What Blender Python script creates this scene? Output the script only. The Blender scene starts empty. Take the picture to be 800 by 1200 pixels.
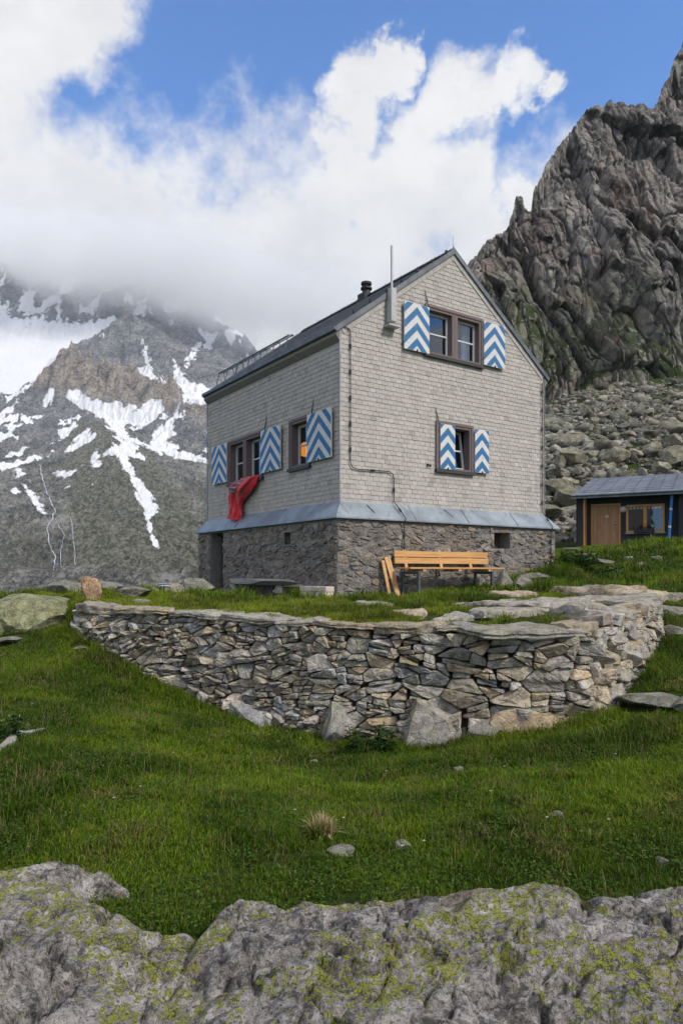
import bpy, bmesh, math, random
import numpy as np
from mathutils import Vector, Matrix
rng = np.random.default_rng(7)
random.seed(7)
scn = bpy.context.scene
COL = scn.collection
R = math.radians
F, H = 820.0, 670.0
def at(px, py, Y):
    return ((px-400)/F*Y, Y, 1.7+(H-py)/F*Y)
# ------------------------------------------------------------------ noise
def _h(i, j, k, s):
    n = (i*374761393 + j*668265263 + k*2147483647 + s*1274126177) & 0xffffffff
    n = ((n ^ (n >> 13))*1274126177) & 0xffffffff
    n = ((n ^ (n >> 15))*2246822519) & 0xffffffff
    return n ^ (n >> 16)
_G = rng.normal(size=(256, 3)); _G /= np.linalg.norm(_G, axis=1)[:, None]
def perlin(p, seed=0):
    p = np.asarray(p, float)
    f = np.floor(p); i = f.astype(np.int64); d = p-f
    u = d*d*d*(d*(d*6-15)+10)
    out = 0
    for a in (0, 1):
        for b in (0, 1):
            for c in (0, 1):
                g = _G[_h(i[:, 0]+a, i[:, 1]+b, i[:, 2]+c, seed) & 255]
                dot = g[:, 0]*(d[:, 0]-a)+g[:, 1]*(d[:, 1]-b)+g[:, 2]*(d[:, 2]-c)
                w = (u[:, 0] if a else 1-u[:, 0])*(u[:, 1] if b else 1-u[:, 1])*(u[:, 2] if c else 1-u[:, 2])
                out = out+w*dot
    return out*1.5
def fbm(p, oct=4, seed=0, gain=.5, lac=2.03, ridge=False):
    a, s, o = 1., 0, 0.
    p = np.asarray(p, float)
    for k in range(oct):
        n = perlin(p, seed+k*17)
        if ridge: n = 1-2*np.abs(n)
        o = o+a*n; s += a; a *= gain; p = p*lac+3.7
    return o/s
def P3(x, y, z=0.): 
    x = np.asarray(x, float); return np.stack([x, np.broadcast_to(y, x.shape), np.broadcast_to(z, x.shape)], -1).reshape(-1, 3)
def sstep(a, b, x):
    t = np.clip((x-a)/(b-a), 0, 1); return t*t*(3-2*t)
# ------------------------------------------------------------------ objects
def tag(o, label=None, cat=None, group=None, kind=None):
    if label: o['label'] = label
    if cat: o['category'] = cat
    if group: o['group'] = group
    if kind: o['kind'] = kind
    return o
def link_mesh(name, me, mats, parent=None, smooth=False):
    for m in (mats if isinstance(mats, (list, tuple)) else [mats]): me.materials.append(m)
    o = bpy.data.objects.new(name, me); COL.objects.link(o)
    if parent: o.parent = parent
    if smooth: me.polygons.foreach_set('use_smooth', [True]*len(me.polygons))
    return o
def np_mesh(name, V, Fc, loops_per=None):
    """V (n,3); Fc (m,k) int array, or list of such arrays"""
    me = bpy.data.meshes.new(name)
    Fs = Fc if isinstance(Fc, list) else [Fc]
    Fs = [f for f in Fs if len(f)]
    me.vertices.add(len(V)); me.vertices.foreach_set('co', np.asarray(V, np.float32).ravel())
    nl = sum(f.size for f in Fs); npol = sum(len(f) for f in Fs)
    me.loops.add(nl); me.loops.foreach_set('vertex_index', np.concatenate([f.ravel() for f in Fs]).astype(np.int32))
    me.polygons.add(npol)
    st, tot, c = [], [], 0
    for f in Fs:
        k = f.shape[1]; st.append(c+np.arange(len(f))*k); tot.append(np.full(len(f), k)); c += f.size
    me.polygons.foreach_set('loop_start', np.concatenate(st).astype(np.int32))
    me.polygons.foreach_set('loop_total', np.concatenate(tot).astype(np.int32))
    me.update(calc_edges=True); return me
def vcol(me, arr, name='Col'):
    a = me.color_attributes.new(name, 'FLOAT_COLOR', 'POINT')
    arr = np.asarray(arr, np.float32)
    if arr.ndim == 1: arr = np.stack([arr]*3, 1)
    a.data.foreach_set('color', np.concatenate([arr, np.ones((len(arr), 1), np.float32)], 1).ravel())
def grid_faces(n, m, wrap=False):
    i = np.arange(n-1)[:, None]*m; j = np.arange(m-1)[None]
    a = (i+j).ravel(); return np.stack([a, a+1, a+m+1, a+m], 1)
class MB:
    def __init__(s): s.v = []; s.f = []; s.mi = []; s.c = []; s.col = (1, 1, 1); s.m = 0
    def add(s, vs, fs, m=None):
        b = len(s.v); s.v += [tuple(v) for v in vs]; s.c += [s.col]*len(vs)
        for f in fs: s.f.append(tuple(b+i for i in f)); s.mi.append(s.m if m is None else m)
        return s
    def box(s, x0, x1, y0, y1, z0, z1, m=None):
        vs = [(x, y, z) for x in (x0, x1) for y in (y0, y1) for z in (z0, z1)]
        return s.add(vs, [(0, 1, 3, 2), (4, 6, 7, 5), (0, 4, 5, 1), (2, 3, 7, 6), (0, 2, 6, 4), (1, 5, 7, 3)], m)
    def obox(s, M, sx, sy, sz, m=None):   # centred box under a matrix
        vs = [M @ Vector((x*sx/2, y*sy/2, z*sz/2)) for x in (-1, 1) for y in (-1, 1) for z in (-1, 1)]
        return s.add(vs, [(0, 1, 3, 2), (4, 6, 7, 5), (0, 4, 5, 1), (2, 3, 7, 6), (0, 2, 6, 4), (1, 5, 7, 3)], m)
    def beam(s, a, b, w, h, up=(0, 0, 1), m=None):
        a, b = Vector(a), Vector(b); d = b-a; L = d.length; d.normalize()
        sd = d.cross(Vector(up)).normalized(); u = sd.cross(d)
        M = Matrix((( d.x, sd.x, u.x, (a.x+b.x)/2), (d.y, sd.y, u.y, (a.y+b.y)/2), (d.z, sd.z, u.z, (a.z+b.z)/2), (0, 0, 0, 1)))
        return s.obox(M, L, w, h, m)
    def tube(s, pts, r, n=8, m=None, caps=True):
        pts = [Vector(p) for p in pts]; rs = r if isinstance(r, (list, tuple)) else [r]*len(pts)
        vs = []; fs = []; ref = None
        for i, p in enumerate(pts):
            d = (pts[min(i+1, len(pts)-1)]-pts[max(i-1, 0)]).normalized()
            if ref is None: ref = Vector((0, 0, 1)) if abs(d.z) < .9 else Vector((1, 0, 0))
            a = d.cross(ref).normalized(); b = d.cross(a).normalized(); ref = b.cross(d) if abs(d.dot(ref)) > .95 else ref
            for k in range(n):
                t = 2*math.pi*k/n; vs.append(p+(a*math.cos(t)+b*math.sin(t))*rs[i])
        for i in range(len(pts)-1):
            for k in range(n): fs.append((i*n+k, i*n+(k+1) % n, (i+1)*n+(k+1) % n, (i+1)*n+k))
        if caps: fs += [tuple(range(n))[::-1], tuple(range((len(pts)-1)*n, len(pts)*n))]
        return s.add(vs, fs, m)
    def prism(s, poly, fn, d0, d1, m=None):   # 2D polygon, fn(u,w,depth)->xyz
        n = len(poly); vs = [fn(u, w, d0) for u, w in poly]+[fn(u, w, d1) for u, w in poly]
        fs = [tuple(range(n)), tuple(range(2*n-1, n-1, -1))]+[(i, i+n, (i+1) % n+n, (i+1) % n) for i in range(n)]
        return s.add(vs, fs, m)
    def split(s, name, mats, parent=None, **k):
        # one object for every loose piece
        par = list(range(len(s.v)))
        def root(i):
            while par[i] != i: par[i] = par[par[i]]; i = par[i]
            return i
        for f in s.f:
            for i in f[1:]: par[root(i)] = root(f[0])
        grp = {}
        for f, m in zip(s.f, s.mi): grp.setdefault(root(f[0]), []).append((f, m))
        res = []
        for fs in grp.values():
            q = MB(); mp = {}
            for f, m in fs:
                for i in f:
                    if i not in mp: mp[i] = len(q.v); q.v.append(s.v[i]); q.c.append(s.c[i])
                q.f.append(tuple(mp[i] for i in f)); q.mi.append(m)
            res.append(q.build(name, mats, parent, **k))
        return res
    def build(s, name, mats, parent=None, smooth=False, bevel=0, fixn=True):
        me = bpy.data.meshes.new(name); me.from_pydata(s.v, [], s.f)
        me.polygons.foreach_set('material_index', s.mi)
        vcol(me, s.c)
        if fixn:
            bm = bmesh.new(); bm.from_mesh(me); bmesh.ops.recalc_face_normals(bm, faces=bm.faces); bm.to_mesh(me); bm.free()
        o = link_mesh(name, me, mats, parent, smooth)
        if bevel:
            b = o.modifiers.new('bevel', 'BEVEL'); b.width = bevel; b.segments = 2; b.limit_method = 'ANGLE'
        return o
def empty(name, loc, rz=0, **k):
    o = bpy.data.objects.new(name, None); COL.objects.link(o); o.location = loc; o.rotation_euler = (0, 0, rz)
    o.empty_display_size = .2
    return tag(o, **k)
def clip(poly, a, b, c):      # keep a*x+b*y<=c
    out = []
    for i in range(len(poly)):
        p, q = poly[i], poly[(i+1) % len(poly)]
        dp, dq = a*p[0]+b*p[1]-c, a*q[0]+b*q[1]-c
        if dp <= 0: out.append(p)
        if dp*dq < 0: t = dp/(dp-dq); out.append((p[0]+t*(q[0]-p[0]), p[1]+t*(q[1]-p[1])))
    return out
def area(p): return abs(sum(p[i][0]*p[(i+1) % len(p)][1]-p[(i+1) % len(p)][0]*p[i][1] for i in range(len(p))))/2 if len(p) > 2 else 0
def minus_rect(poly, r):
    x0, x1, y0, y1 = r
    xs = [p[0] for p in poly]; ys = [p[1] for p in poly]
    if max(xs) <= x0 or min(xs) >= x1 or max(ys) <= y0 or min(ys) >= y1: return [poly]
    mid = clip(clip(poly, 1, 0, x1), -1, 0, -x0)
    return [q for q in (clip(poly, 1, 0, x0), clip(poly, -1, 0, -x1), clip(mid, 0, 1, y0), clip(mid, 0, -1, -y1)) if area(q) > 2e-4]
def sdpoly(x, y, poly):
    """signed distance, + inside"""
    d = np.full(x.shape, 1e9); ins = np.zeros(x.shape, bool); n = len(poly)
    for i in range(n):
        (ax, ay), (bx, by) = poly[i], poly[(i+1) % n]
        ex, ey = bx-ax, by-ay
        t = np.clip(((x-ax)*ex+(y-ay)*ey)/(ex*ex+ey*ey+1e-12), 0, 1)
        d = np.minimum(d, np.hypot(x-ax-t*ex, y-ay-t*ey))
        if abs(ey) > 1e-9:
            c = ((ay > y) != (by > y)) & (x < ex*(y-ay)/ey+ax); ins ^= c
    return np.where(ins, d, -d)
def sdline(x, y, pts):
    d = np.full(x.shape, 1e9)
    for (ax, ay), (bx, by) in zip(pts[:-1], pts[1:]):
        ex, ey = bx-ax, by-ay
        t = np.clip(((x-ax)*ex+(y-ay)*ey)/(ex*ex+ey*ey+1e-12), 0, 1)
        d = np.minimum(d, np.hypot(x-ax-t*ex, y-ay-t*ey))
    return d
# ------------------------------------------------------------------ materials
class NT:
    def __init__(s, name):
        s.m = bpy.data.materials.new(name); s.m.use_nodes = True; s.t = s.m.node_tree; s.n = s.t.nodes; s.l = s.t.links
        s.b = s.n['Principled BSDF']; s.out = s.n['Material Output']
        s.pos = s.node('ShaderNodeNewGeometry').outputs['Position']
    def node(s, ty, **k):
        n = s.n.new(ty)
        for a, v in k.items(): setattr(n, a, v)
        return n
    def put(s, sock, v):
        if isinstance(v, bpy.types.NodeSocket): s.l.new(v, sock)
        elif isinstance(v, (tuple, list)) and len(v) == 3 and sock.type == 'RGBA': sock.default_value = (*v, 1)
        else: sock.default_value = v
    def scale(s, v, sc, rot=(0, 0, 0), off=(0, 0, 0)):
        n = s.node('ShaderNodeMapping'); s.put(n.inputs['Vector'], v); n.inputs['Scale'].default_value = sc if isinstance(sc, tuple) else (sc,)*3
        n.inputs['Rotation'].default_value = rot; n.inputs['Location'].default_value = off; return n.outputs[0]
    def noise(s, sc, det=4, ro=.55, vec=None, dist=0, color=False):
        n = s.node('ShaderNodeTexNoise'); s.put(n.inputs['Vector'], vec or s.pos); n.inputs['Scale'].default_value = sc
        n.inputs['Detail'].default_value = det; n.inputs['Roughness'].default_value = ro; n.inputs['Distortion'].default_value = dist
        return n.outputs['Color' if color else 0]
    def vor(s, sc, vec=None, feat='F1', out='Distance', rnd=1):
        n = s.node('ShaderNodeTexVoronoi', feature=feat); s.put(n.inputs['Vector'], vec or s.pos); n.inputs['Scale'].default_value = sc
        n.inputs['Randomness'].default_value = rnd
        return n.outputs[out]
    def math(s, op, a, b=0, c=0, clamp=False):
        n = s.node('ShaderNodeMath', operation=op, use_clamp=clamp)
        for i, v in enumerate((a, b, c)[:len(n.inputs)]): s.put(n.inputs[i], v)
        return n.outputs[0]
    def vmath(s, op, a, b=None):
        n = s.node('ShaderNodeVectorMath', operation=op); s.put(n.inputs[0], a)
        if b is not None: s.put(n.inputs[3 if op == 'SCALE' else 1], b)
        return n.outputs['Value' if op in ('DISTANCE', 'LENGTH', 'DOT_PRODUCT') else 'Vector']
    def rng(s, v, a, b, c=0, d=1, smooth=True):
        n = s.node('ShaderNodeMapRange'); n.interpolation_type = 'SMOOTHSTEP' if smooth else 'LINEAR'
        for i, x in enumerate((v, a, b, c, d)): s.put(n.inputs[i], x)
        return n.outputs[0]
    def mix(s, f, a, b, mode='MIX'):
        n = s.node('ShaderNodeMix', data_type='RGBA', blend_type=mode)
        s.put(n.inputs[0], f); s.put(n.inputs[6], a); s.put(n.inputs[7], b); return n.outputs[2]
    def ramp(s, f, stops, mode='LINEAR'):
        n = s.node('ShaderNodeValToRGB'); s.put(n.inputs[0], f); e = n.color_ramp; e.interpolation = mode
        while len(e.elements) < len(stops): e.elements.new(.5)
        for el, (p, c) in zip(e.elements, stops): el.position = p; el.color = (*c, 1) if not isinstance(c, (int, float)) else (c, c, c, 1)
        return n.outputs[0]
    def attr(s, name='Col', out='Color'):
        n = s.node('ShaderNodeAttribute'); n.attribute_name = name; return n.outputs[out]
    def sep(s, v):
        n = s.node('ShaderNodeSeparateXYZ'); s.put(n.inputs[0], v); return n.outputs
    def norm(s): return s.sep(s.node('ShaderNodeNewGeometry').outputs['Normal'])
    def bump(s, h, dist=.01, st=1., nrm=None):
        n = s.node('ShaderNodeBump'); n.inputs['Strength'].default_value = st; n.inputs['Distance'].default_value = dist
        s.put(n.inputs['Height'], h)
        if nrm: s.put(n.inputs['Normal'], nrm)
        return n.outputs[0]
    def fin(s, col=None, rough=.8, nrm=None, metal=0, spec=None):
        if col is not None: s.put(s.b.inputs['Base Color'], col)
        s.put(s.b.inputs['Roughness'], rough); s.b.inputs['Metallic'].default_value = metal
        if nrm: s.put(s.b.inputs['Normal'], nrm)
        if spec is not None: s.b.inputs['Specular IOR Level'].default_value = spec
        return s.m
def simple(name, col, rough=.6, metal=0, var=.25, sc=8, bump=0, spec=None):
    t = NT(name); n = t.noise(sc, 5, .6)
    c = t.mix(1, t.attr(), t.mix(n, tuple(x*(1-var) for x in col), tuple(min(1, x*(1+var)) for x in col)), 'MULTIPLY')
    return t.fin(c, rough, t.bump(t.noise(sc*6, 4, .6), bump) if bump else None, metal, spec)
def rock_mat(name, dark, light, lichen=.25, lich=(.33, .36, .06), tint=True, fs=1., warm=.2, bd=.02, bright=(.5, .48, .45)):
    t = NT(name); p = t.pos
    w = t.vmath('ADD', p, t.vmath('SCALE', t.noise(2.5*fs, 3, .6, color=True), .25/fs))
    a = t.noise(3*fs, 8, .62, w); b = t.noise(14*fs, 6, .65, w); c = t.noise(60*fs, 5, .7)
    v = t.math('ADD', t.math('MULTIPLY', a, .55), t.math('ADD', t.math('MULTIPLY', b, .3), t.math('MULTIPLY', c, .15)))
    col = t.ramp(v, [(.40, dark), (.47, tuple((x+y)/2*.95 for x, y in zip(dark, light))), (.54, light), (.64, bright)])
    col = t.mix(t.rng(t.noise(1.7*fs, 4, .6, off_vec(t, p, 7)), .5, .7, 0, warm), col, (.36, .26, .17), 'MIX')
    # pale crustose patches and black specks
    pal = t.math('MULTIPLY', t.rng(t.noise(22*fs, 4, .6, off_vec(t, w, 3)), .54, .6), t.rng(t.noise(3*fs, 3, .5, off_vec(t, p, 11)), .42, .58))
    col = t.mix(t.math('MULTIPLY', pal, .55), col, bright)
    col = t.mix(t.math('MULTIPLY', t.rng(t.noise(38*fs, 3, .6, off_vec(t, p, 5)), .57, .66), .6), col, tuple(x*.45 for x in dark))
    if tint: col = t.mix(1, col, t.attr(), 'MULTIPLY')
    nz = t.norm()[2]
    if lichen > 0:
        m1 = t.rng(t.noise(1.6*fs, 4, .6, off_vec(t, p, 21)), .62-lichen*.42, .72-lichen*.42)
        m2 = t.rng(t.noise(17*fs, 3, .7, off_vec(t, w, 31)), .49, .53)
        m3 = t.rng(t.vor(34*fs, off_vec(t, w, 2)), .5, .3)
        lm = t.math('MULTIPLY', t.math('MULTIPLY', m1, t.math('MULTIPLY', m2, m3)), t.rng(nz, -.3, .5, .35, 1))
        lc = t.mix(t.noise(40*fs, 3), tuple(x*.6 for x in lich), tuple(x*1.3 for x in lich))
        col = t.mix(t.math('MULTIPLY', lm, .9), col, lc)
    hgt = t.math('ADD', t.math('MULTIPLY', a, 2.), t.math('ADD', b, t.math('MULTIPLY', c, .45)))
    cr = t.rng(t.vor(2.2*fs, w, 'DISTANCE_TO_EDGE'), 0, .05)
    hgt = t.math('ADD', hgt, t.math('MULTIPLY', cr, .5))
    return t.fin(col, .9, t.bump(hgt, bd), spec=.25)
def off_vec(t, p, k): return t.vmath('ADD', p, (k*3.1, k*1.7, k*2.3))
M = {}
def m_fg():
    t = NT('foreground granite'); p = t.pos
    w = t.vmath('ADD', p, t.vmath('SCALE', t.noise(6, 4, .65, color=True), .09)); w2 = t.vmath('ADD', w, t.vmath('SCALE', t.noise(40, 3, .6, color=True), .018))
    a = t.noise(7, 8, .72, w); b = t.noise(42, 6, .75, w2); g = t.noise(230, 4, .8)
    v = t.math('ADD', t.math('MULTIPLY', a, .45), t.math('ADD', t.math('MULTIPLY', b, .35), t.math('MULTIPLY', g, .2)))
    col = t.ramp(v, [(.42, (.07, .066, .062)), (.465, (.18, .166, .152)), (.50, (.33, .305, .28)), (.54, (.52, .485, .45)), (.59, (.74, .70, .66))])
    # pale crust, with crisp map edges
    m = t.math('MULTIPLY', t.rng(t.noise(24, 6, .74, off_vec(t, w2, 3)), .515, .545), t.rng(t.noise(2.4, 4, .6, off_vec(t, p, 12)), .43, .56))
    col = t.mix(t.math('MULTIPLY', m, .75), col, t.mix(g, (.36, .34, .32), (.62, .59, .56)))
    # slate grey thalli
    m = t.math('MULTIPLY', t.rng(t.noise(17, 6, .72, off_vec(t, w2, 7)), .545, .57), t.rng(t.noise(2, 3, .6, off_vec(t, p, 17)), .42, .55))
    col = t.mix(t.math('MULTIPLY', m, .8), col, t.mix(g, (.05, .055, .06), (.14, .145, .15)))
    # pinkish mineral stains and black specks
    col = t.mix(t.rng(t.noise(3.2, 5, .6, off_vec(t, w, 23)), .6, .7, 0, .45), col, (.30, .19, .15))
    col = t.mix(t.math('MULTIPLY', t.rng(t.noise(75, 5, .75, off_vec(t, p, 5)), .56, .60), .75), col, (.03, .03, .03))
    # yellow green map lichen: clusters of small islands
    big = t.rng(t.math('ADD', t.noise(2.1, 5, .62, off_vec(t, p, 31)), t.math('MULTIPLY', t.math('SUBTRACT', t.norm()[2], .8), .12)), .41, .55)
    isl = t.math('SUBTRACT', t.math('ADD', t.math('MULTIPLY', t.noise(44, 3, .55, off_vec(t, w2, 37)), .7), t.math('MULTIPLY', t.noise(11, 3, .6, off_vec(t, w, 39)), .3)), t.math('MULTIPLY', t.math('SUBTRACT', 1, big), .14))
    lm = t.rng(isl, .505, .515); rim = t.rng(t.vor(60, off_vec(t, w2, 2), 'DISTANCE_TO_EDGE'), .02, .07)
    lc = t.mix(t.noise(24, 4, .6), (.22, .25, .03), (.50, .52, .09)); lc = t.mix(rim, (.05, .06, .02), lc)
    lm = t.math('MULTIPLY', lm, t.rng(big, 0, .12)); col = t.mix(t.math('MULTIPLY', lm, .92), col, lc)
    hgt = t.math('ADD', t.math('MULTIPLY', a, 3.), t.math('ADD', t.math('MULTIPLY', b, 1.3), t.math('ADD', t.math('MULTIPLY', g, .45), t.math('MULTIPLY', lm, .12))))
    return t.fin(col, .92, t.bump(hgt, .016), spec=.2)
M['fg_rock'] = m_fg()
M['wall_rock'] = rock_mat('dry stone', (.17, .155, .14), (.44, .405, .36), lichen=.42, fs=2.6, warm=.3, bd=.014, lich=(.45, .48, .05), bright=(.56, .545, .51))
M['boulder'] = rock_mat('boulder granite', (.12, .115, .105), (.32, .31, .28), lichen=.85, fs=2.2, warm=.2, bd=.03, lich=(.30, .34, .05), bright=(.5, .48, .45))
M['scree'] = rock_mat('scree granite', (.10, .10, .085), (.26, .255, .225), lichen=.5, fs=.7, warm=.2, bd=.08, lich=(.24, .25, .09), bright=(.46, .46, .42))
M['rubble'] = rock_mat('rubble masonry', (.12, .11, .10), (.27, .25, .225), lichen=0, fs=3, warm=.4, bd=.014, bright=(.40, .37, .34))
M['brown_rock'] = rock_mat('rusty standing stone', (.14, .08, .045), (.36, .23, .13), lichen=0, fs=2.5, warm=.5, bd=.01)
M['mortar'] = simple('lime mortar', (.25, .23, .205), .95, sc=9, bump=.03, var=.5)
M['dark_earth'] = simple('dark earth', (.06, .05, .038), 1)
# shingles
def m_shingle():
    t = NT('fibre shingle'); g = t.noise(.9, 5, .6); 
    st = t.noise(4, 4, .6, t.scale(t.pos, (1.6, 1.6, .35)))
    c = t.mix(g, (.41, .378, .343), (.50, .465, .425)); c = t.mix(t.rng(st, .5, .74, 0, .4), c, (.30, .275, .25))
    c = t.mix(t.rng(t.noise(2.2, 6, .7, off_vec(t, t.pos, 4)), .6, .75, 0, .35), c, (.5, .47, .44))
    c = t.mix(1, c, t.attr(), 'MULTIPLY')
    return t.fin(c, .85, t.bump(t.noise(90, 3, .6), .002))
M['shingle'] = m_shingle()
def m_metal(name, a, b, rough=.5, metal=.35):
    t = NT(name); n = t.noise(1.4, 6, .65); s2 = t.noise(6, 4, .6, t.scale(t.pos, (1, 1, .3)))
    c = t.mix(t.rng(n, .35, .65), a, b); c = t.mix(t.rng(s2, .52, .75, 0, .6), c, tuple(x*.5 for x in a))
    return t.fin(t.mix(1, c, t.attr(), 'MULTIPLY'), rough, t.bump(t.noise(2.2, 3), .015), metal)
M['zinc'] = m_metal('weathered zinc flashing', (.22, .255, .285), (.33, .375, .41))
M['zinc_dark'] = m_metal('grey verge metal', (.11, .12, .135), (.19, .205, .225))
M['roof'] = m_metal('dark roof sheet', (.07, .072, .075), (.15, .155, .16), .7)
M['roof2'] = m_metal('standing seam roof', (.17, .19, .22), (.27, .29, .33), .5)
M['soffit'] = simple('soffit board', (.20, .185, .16), .8, sc=5)
M['frame'] = simple('brown painted timber', (.17, .125, .12), .7, sc=14, bump=.003, var=.3)
M['sill'] = simple('dark sill', (.045, .043, .045), .6)
M['casement'] = simple('white casement paint', (.62, .62, .6), .5, var=.1)
def m_paint(name, c1, chip):
    t = NT(name); n = t.rng(t.noise(11, 7, .78), .60, .63); d = t.noise(3, 5, .6)
    c = t.mix(d, tuple(x*.82 for x in c1), c1); c = t.mix(t.math('MULTIPLY', n, .8), c, chip)
    c = t.mix(t.rng(t.noise(5, 4, .6, t.scale(t.pos, (3, 3, .4))), .5, .8, 0, .35), c, tuple(x*.55 for x in c1))
    return t.fin(c, .6, t.bump(t.noise(30, 4, .6), .003))
M['white'] = m_paint('white shutter paint', (.74, .735, .71), (.35, .3, .26))
M['blue'] = m_paint('blue shutter paint', (.03, .17, .38), (.3, .32, .35))
M['blue2'] = m_paint('bright blue paint', (.03, .2, .55), (.3, .32, .35))
def m_glass():
    t = NT('window glass'); g = t.node('ShaderNodeBsdfGlossy'); g.inputs['Roughness'].default_value = .02; g.inputs['Color'].default_value = (.95, .97, 1, 1)
    tr = t.node('ShaderNodeBsdfTransparent'); tr.inputs['Color'].default_value = (.9, .92, .92, 1)
    lwt = t.node('ShaderNodeLayerWeight'); lwt.inputs[0].default_value = .5; fr = t.math('MULTIPLY_ADD', t.math('POWER', lwt.outputs['Facing'], 3.0), .7, .07)
    t.put(g.inputs['Normal'], t.bump(t.noise(2.5, 2), .01, .25))
    mx = t.node('ShaderNodeMixShader'); t.put(mx.inputs[0], fr); t.put(mx.inputs[1], tr.outputs[0]); t.put(mx.inputs[2], g.outputs[0])
    t.l.new(mx.outputs[0], t.out.inputs['Surface']); return t.m
M['glass'] = m_glass()
M['interior'] = simple('dark room', (.06, .05, .045), .9)
M['curtain'] = simple('pale blue curtain', (.35, .42, .5), .9, sc=12)
M['iron'] = simple('dark iron', (.035, .035, .038), .55, .4)
M['steel'] = simple('bench steel', (.12, .14, .16), .5, .5)
M['galv'] = simple('galvanised pipe', (.45, .45, .44), .5, .2)
M['cable'] = simple('black cable', (.025, .027, .03), .6)
def m_wood(name, a, b, sc=(1.5, 30, 30), rough=.6, vec=None):
    t = NT(name); o = t.node('ShaderNodeTexCoord').outputs['Object']
    n = t.noise(1, 6, .6, t.scale(o, sc), .6); k = t.rng(t.vor(2.2, t.scale(o, (1.2, 6, 6))), .1, .02)
    c = t.mix(t.rng(n, .3, .7), a, b); c = t.mix(t.math('MULTIPLY', k, .7), c, tuple(x*.35 for x in a))
    return t.fin(t.mix(1, c, t.attr(), 'MULTIPLY'), rough, t.bump(n, .002))
M['larch'] = m_wood('oiled larch', (.50, .26, .09), (.68, .40, .16))
M['door_wood'] = m_wood('brown door boards', (.34, .17, .075), (.55, .31, .15), (30, 30, 1.5))
M['win_wood'] = m_wood('orange window timber', (.55, .24, .06), (.68, .34, .10))
M['char'] = m_wood('charcoal cladding', (.018, .02, .024), (.035, .037, .042), (12, 12, .8), .8)
M['grey_wood'] = simple('weathered grey slab', (.3, .29, .27), .9, sc=6, bump=.005, var=.3)
M['lime'] = simple('whitewashed blocks', (.66, .58, .53), .9, sc=5, bump=.008, var=.3)
HAZE = True; VB = 8; SUN_E = 3.0; CLO = (6.2, 6.15, 6.3); CHI = (8.5, 8.4, 8.3); OTH = (8.0, 7.2, 6.3); SKT = (.4, 1.45, 2.35)
# ================================================================== GROUND
WALL = [(85, 710, 10.6, 735), (130, 713, 10.2, 762), (180, 716, 9.8, 792), (270, 722, 9.2, 842), (400, 733, 8.5, 870), (530, 738, 8.2, 874),
        (620, 740, 8.0, 864), (690, 738, 8.05, 850), (725, 727, 8.6, 826), (757, 717, 9.5, 776), (770, 709, 10.6, 742), (764, 700, 11.8, 722)]
wtop = [at(a, b, Y) for a, b, Y, c in WALL]; wbas = [at(a, c, Y) for a, b, Y, c in WALL]
shared = [at(233, 699, 19.2), at(100, 692, 13.5), at(165, 694, 15), at(230, 697, 17), at(650, 664, 17.3), (5.5, 14, 1.25), (7, 16, 1.55), at(800, 690, 14), at(800, 660, 17), at(800, 632, 20.5),
          at(760, 640, 21), at(715, 690, 13.5), at(690, 668, 17.5), at(670, 650, 21), at(690, 641, 30), at(725, 639, 33), at(800, 639, 33),
          (17, 34, 3.0), (13, 27, 2.7), (20, 22, 3.6), (18, 40, 3.6), (9, 40, 3.4), (6, 36, 2.6), (4, 30, 1.6), (0, 22, .8), (-4.5, 20.2, 1.0), (-9, 16, 1.0), (-14, 14, 1.2), (-20, 12, 1.3)]
near = [(-1.5, 2, .1), (0, 2, .1), (1.5, 2, .1), (-3, 0, .1), (3, 0, .1), (0, -6, 0), (-8, -6, .5), (8, -6, .3), (-20, -20, 1), (20, -20, 0), (0, -40, -1), (-40, -5, 2), (40, 0, 3), (30, 20, 5),
        (-2.0, 4.03, .06), (-.66, 3.3, .03), (.63, 3.77, 0), (1.75, 3.6, .05), at(100, 900, 5.7), at(400, 950, 5.3), at(700, 930, 5.5),
        at(0, 760, 10), at(0, 850, 7), at(0, 735, 12), at(-120, 760, 10), at(-200, 850, 7), at(180, 850, 7.6), at(270, 900, 6.8), at(800, 850, 7.2), at(800, 800, 8.3), at(800, 760, 9.5), at(800, 722, 11.5),
        at(950, 760, 9.5), at(950, 850, 7.2)]
terr = [(x, y, z-.06) for x, y, z in wtop]+[at(396, 703, 13.3), (1.0, 12.6, 1.19), (2.5, 13.6, 1.2), (3.5, 14.6, 1.3), (.0, 11, 1.12), (-2, 12, 1.1), (-3, 16, 1.08), (3.5, 11, 1.16), (4.6, 17.0, 1.75), (1.5, 15, 1.2), (2.5, 17, 1.3), (-1, 17, 1.1)]
def rbf(pts):
    P = np.array(pts, float); n = len(P)
    D = np.hypot(P[:, None, 0]-P[None, :, 0], P[:, None, 1]-P[None, :, 1])
    A = np.zeros((n+3, n+3)); A[:n, :n] = np.where(D > 0, -D, 0)-np.eye(n)*.02; A[:n, n] = 1; A[n, :n] = 1; A[:n, n+1:] = P[:, :2]; A[n+1:, :n] = P[:, :2].T
    w = np.linalg.solve(A, np.r_[P[:, 2], 0, 0, 0])
    def f(x, y):
        x = np.asarray(x, float); o = w[n]+w[n+1]*x+w[n+2]*y
        for i in range(n): o = o-w[i]*np.hypot(x-P[i, 0], y-P[i, 1])
        return o
    return f
fM = rbf(shared+near+wbas); fT = rbf(shared+terr)
wallc = [(p[0], p[1]) for p in wtop]
TPOLY = [(x-.0, y+.16) for x, y in wallc]+[(5.6, 13.2), (7.5, 17), (6, 30), (-9, 30), (-8, 15), (-5.4, 12.4)]
VLINE = [(-400, -60), (-40, 6), (-11, 15.5), (-5.6, 20.6), (0, 25), (5, 34), (6, 60), (-10, 160), (-40, 400), (-40, 2500)]
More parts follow.
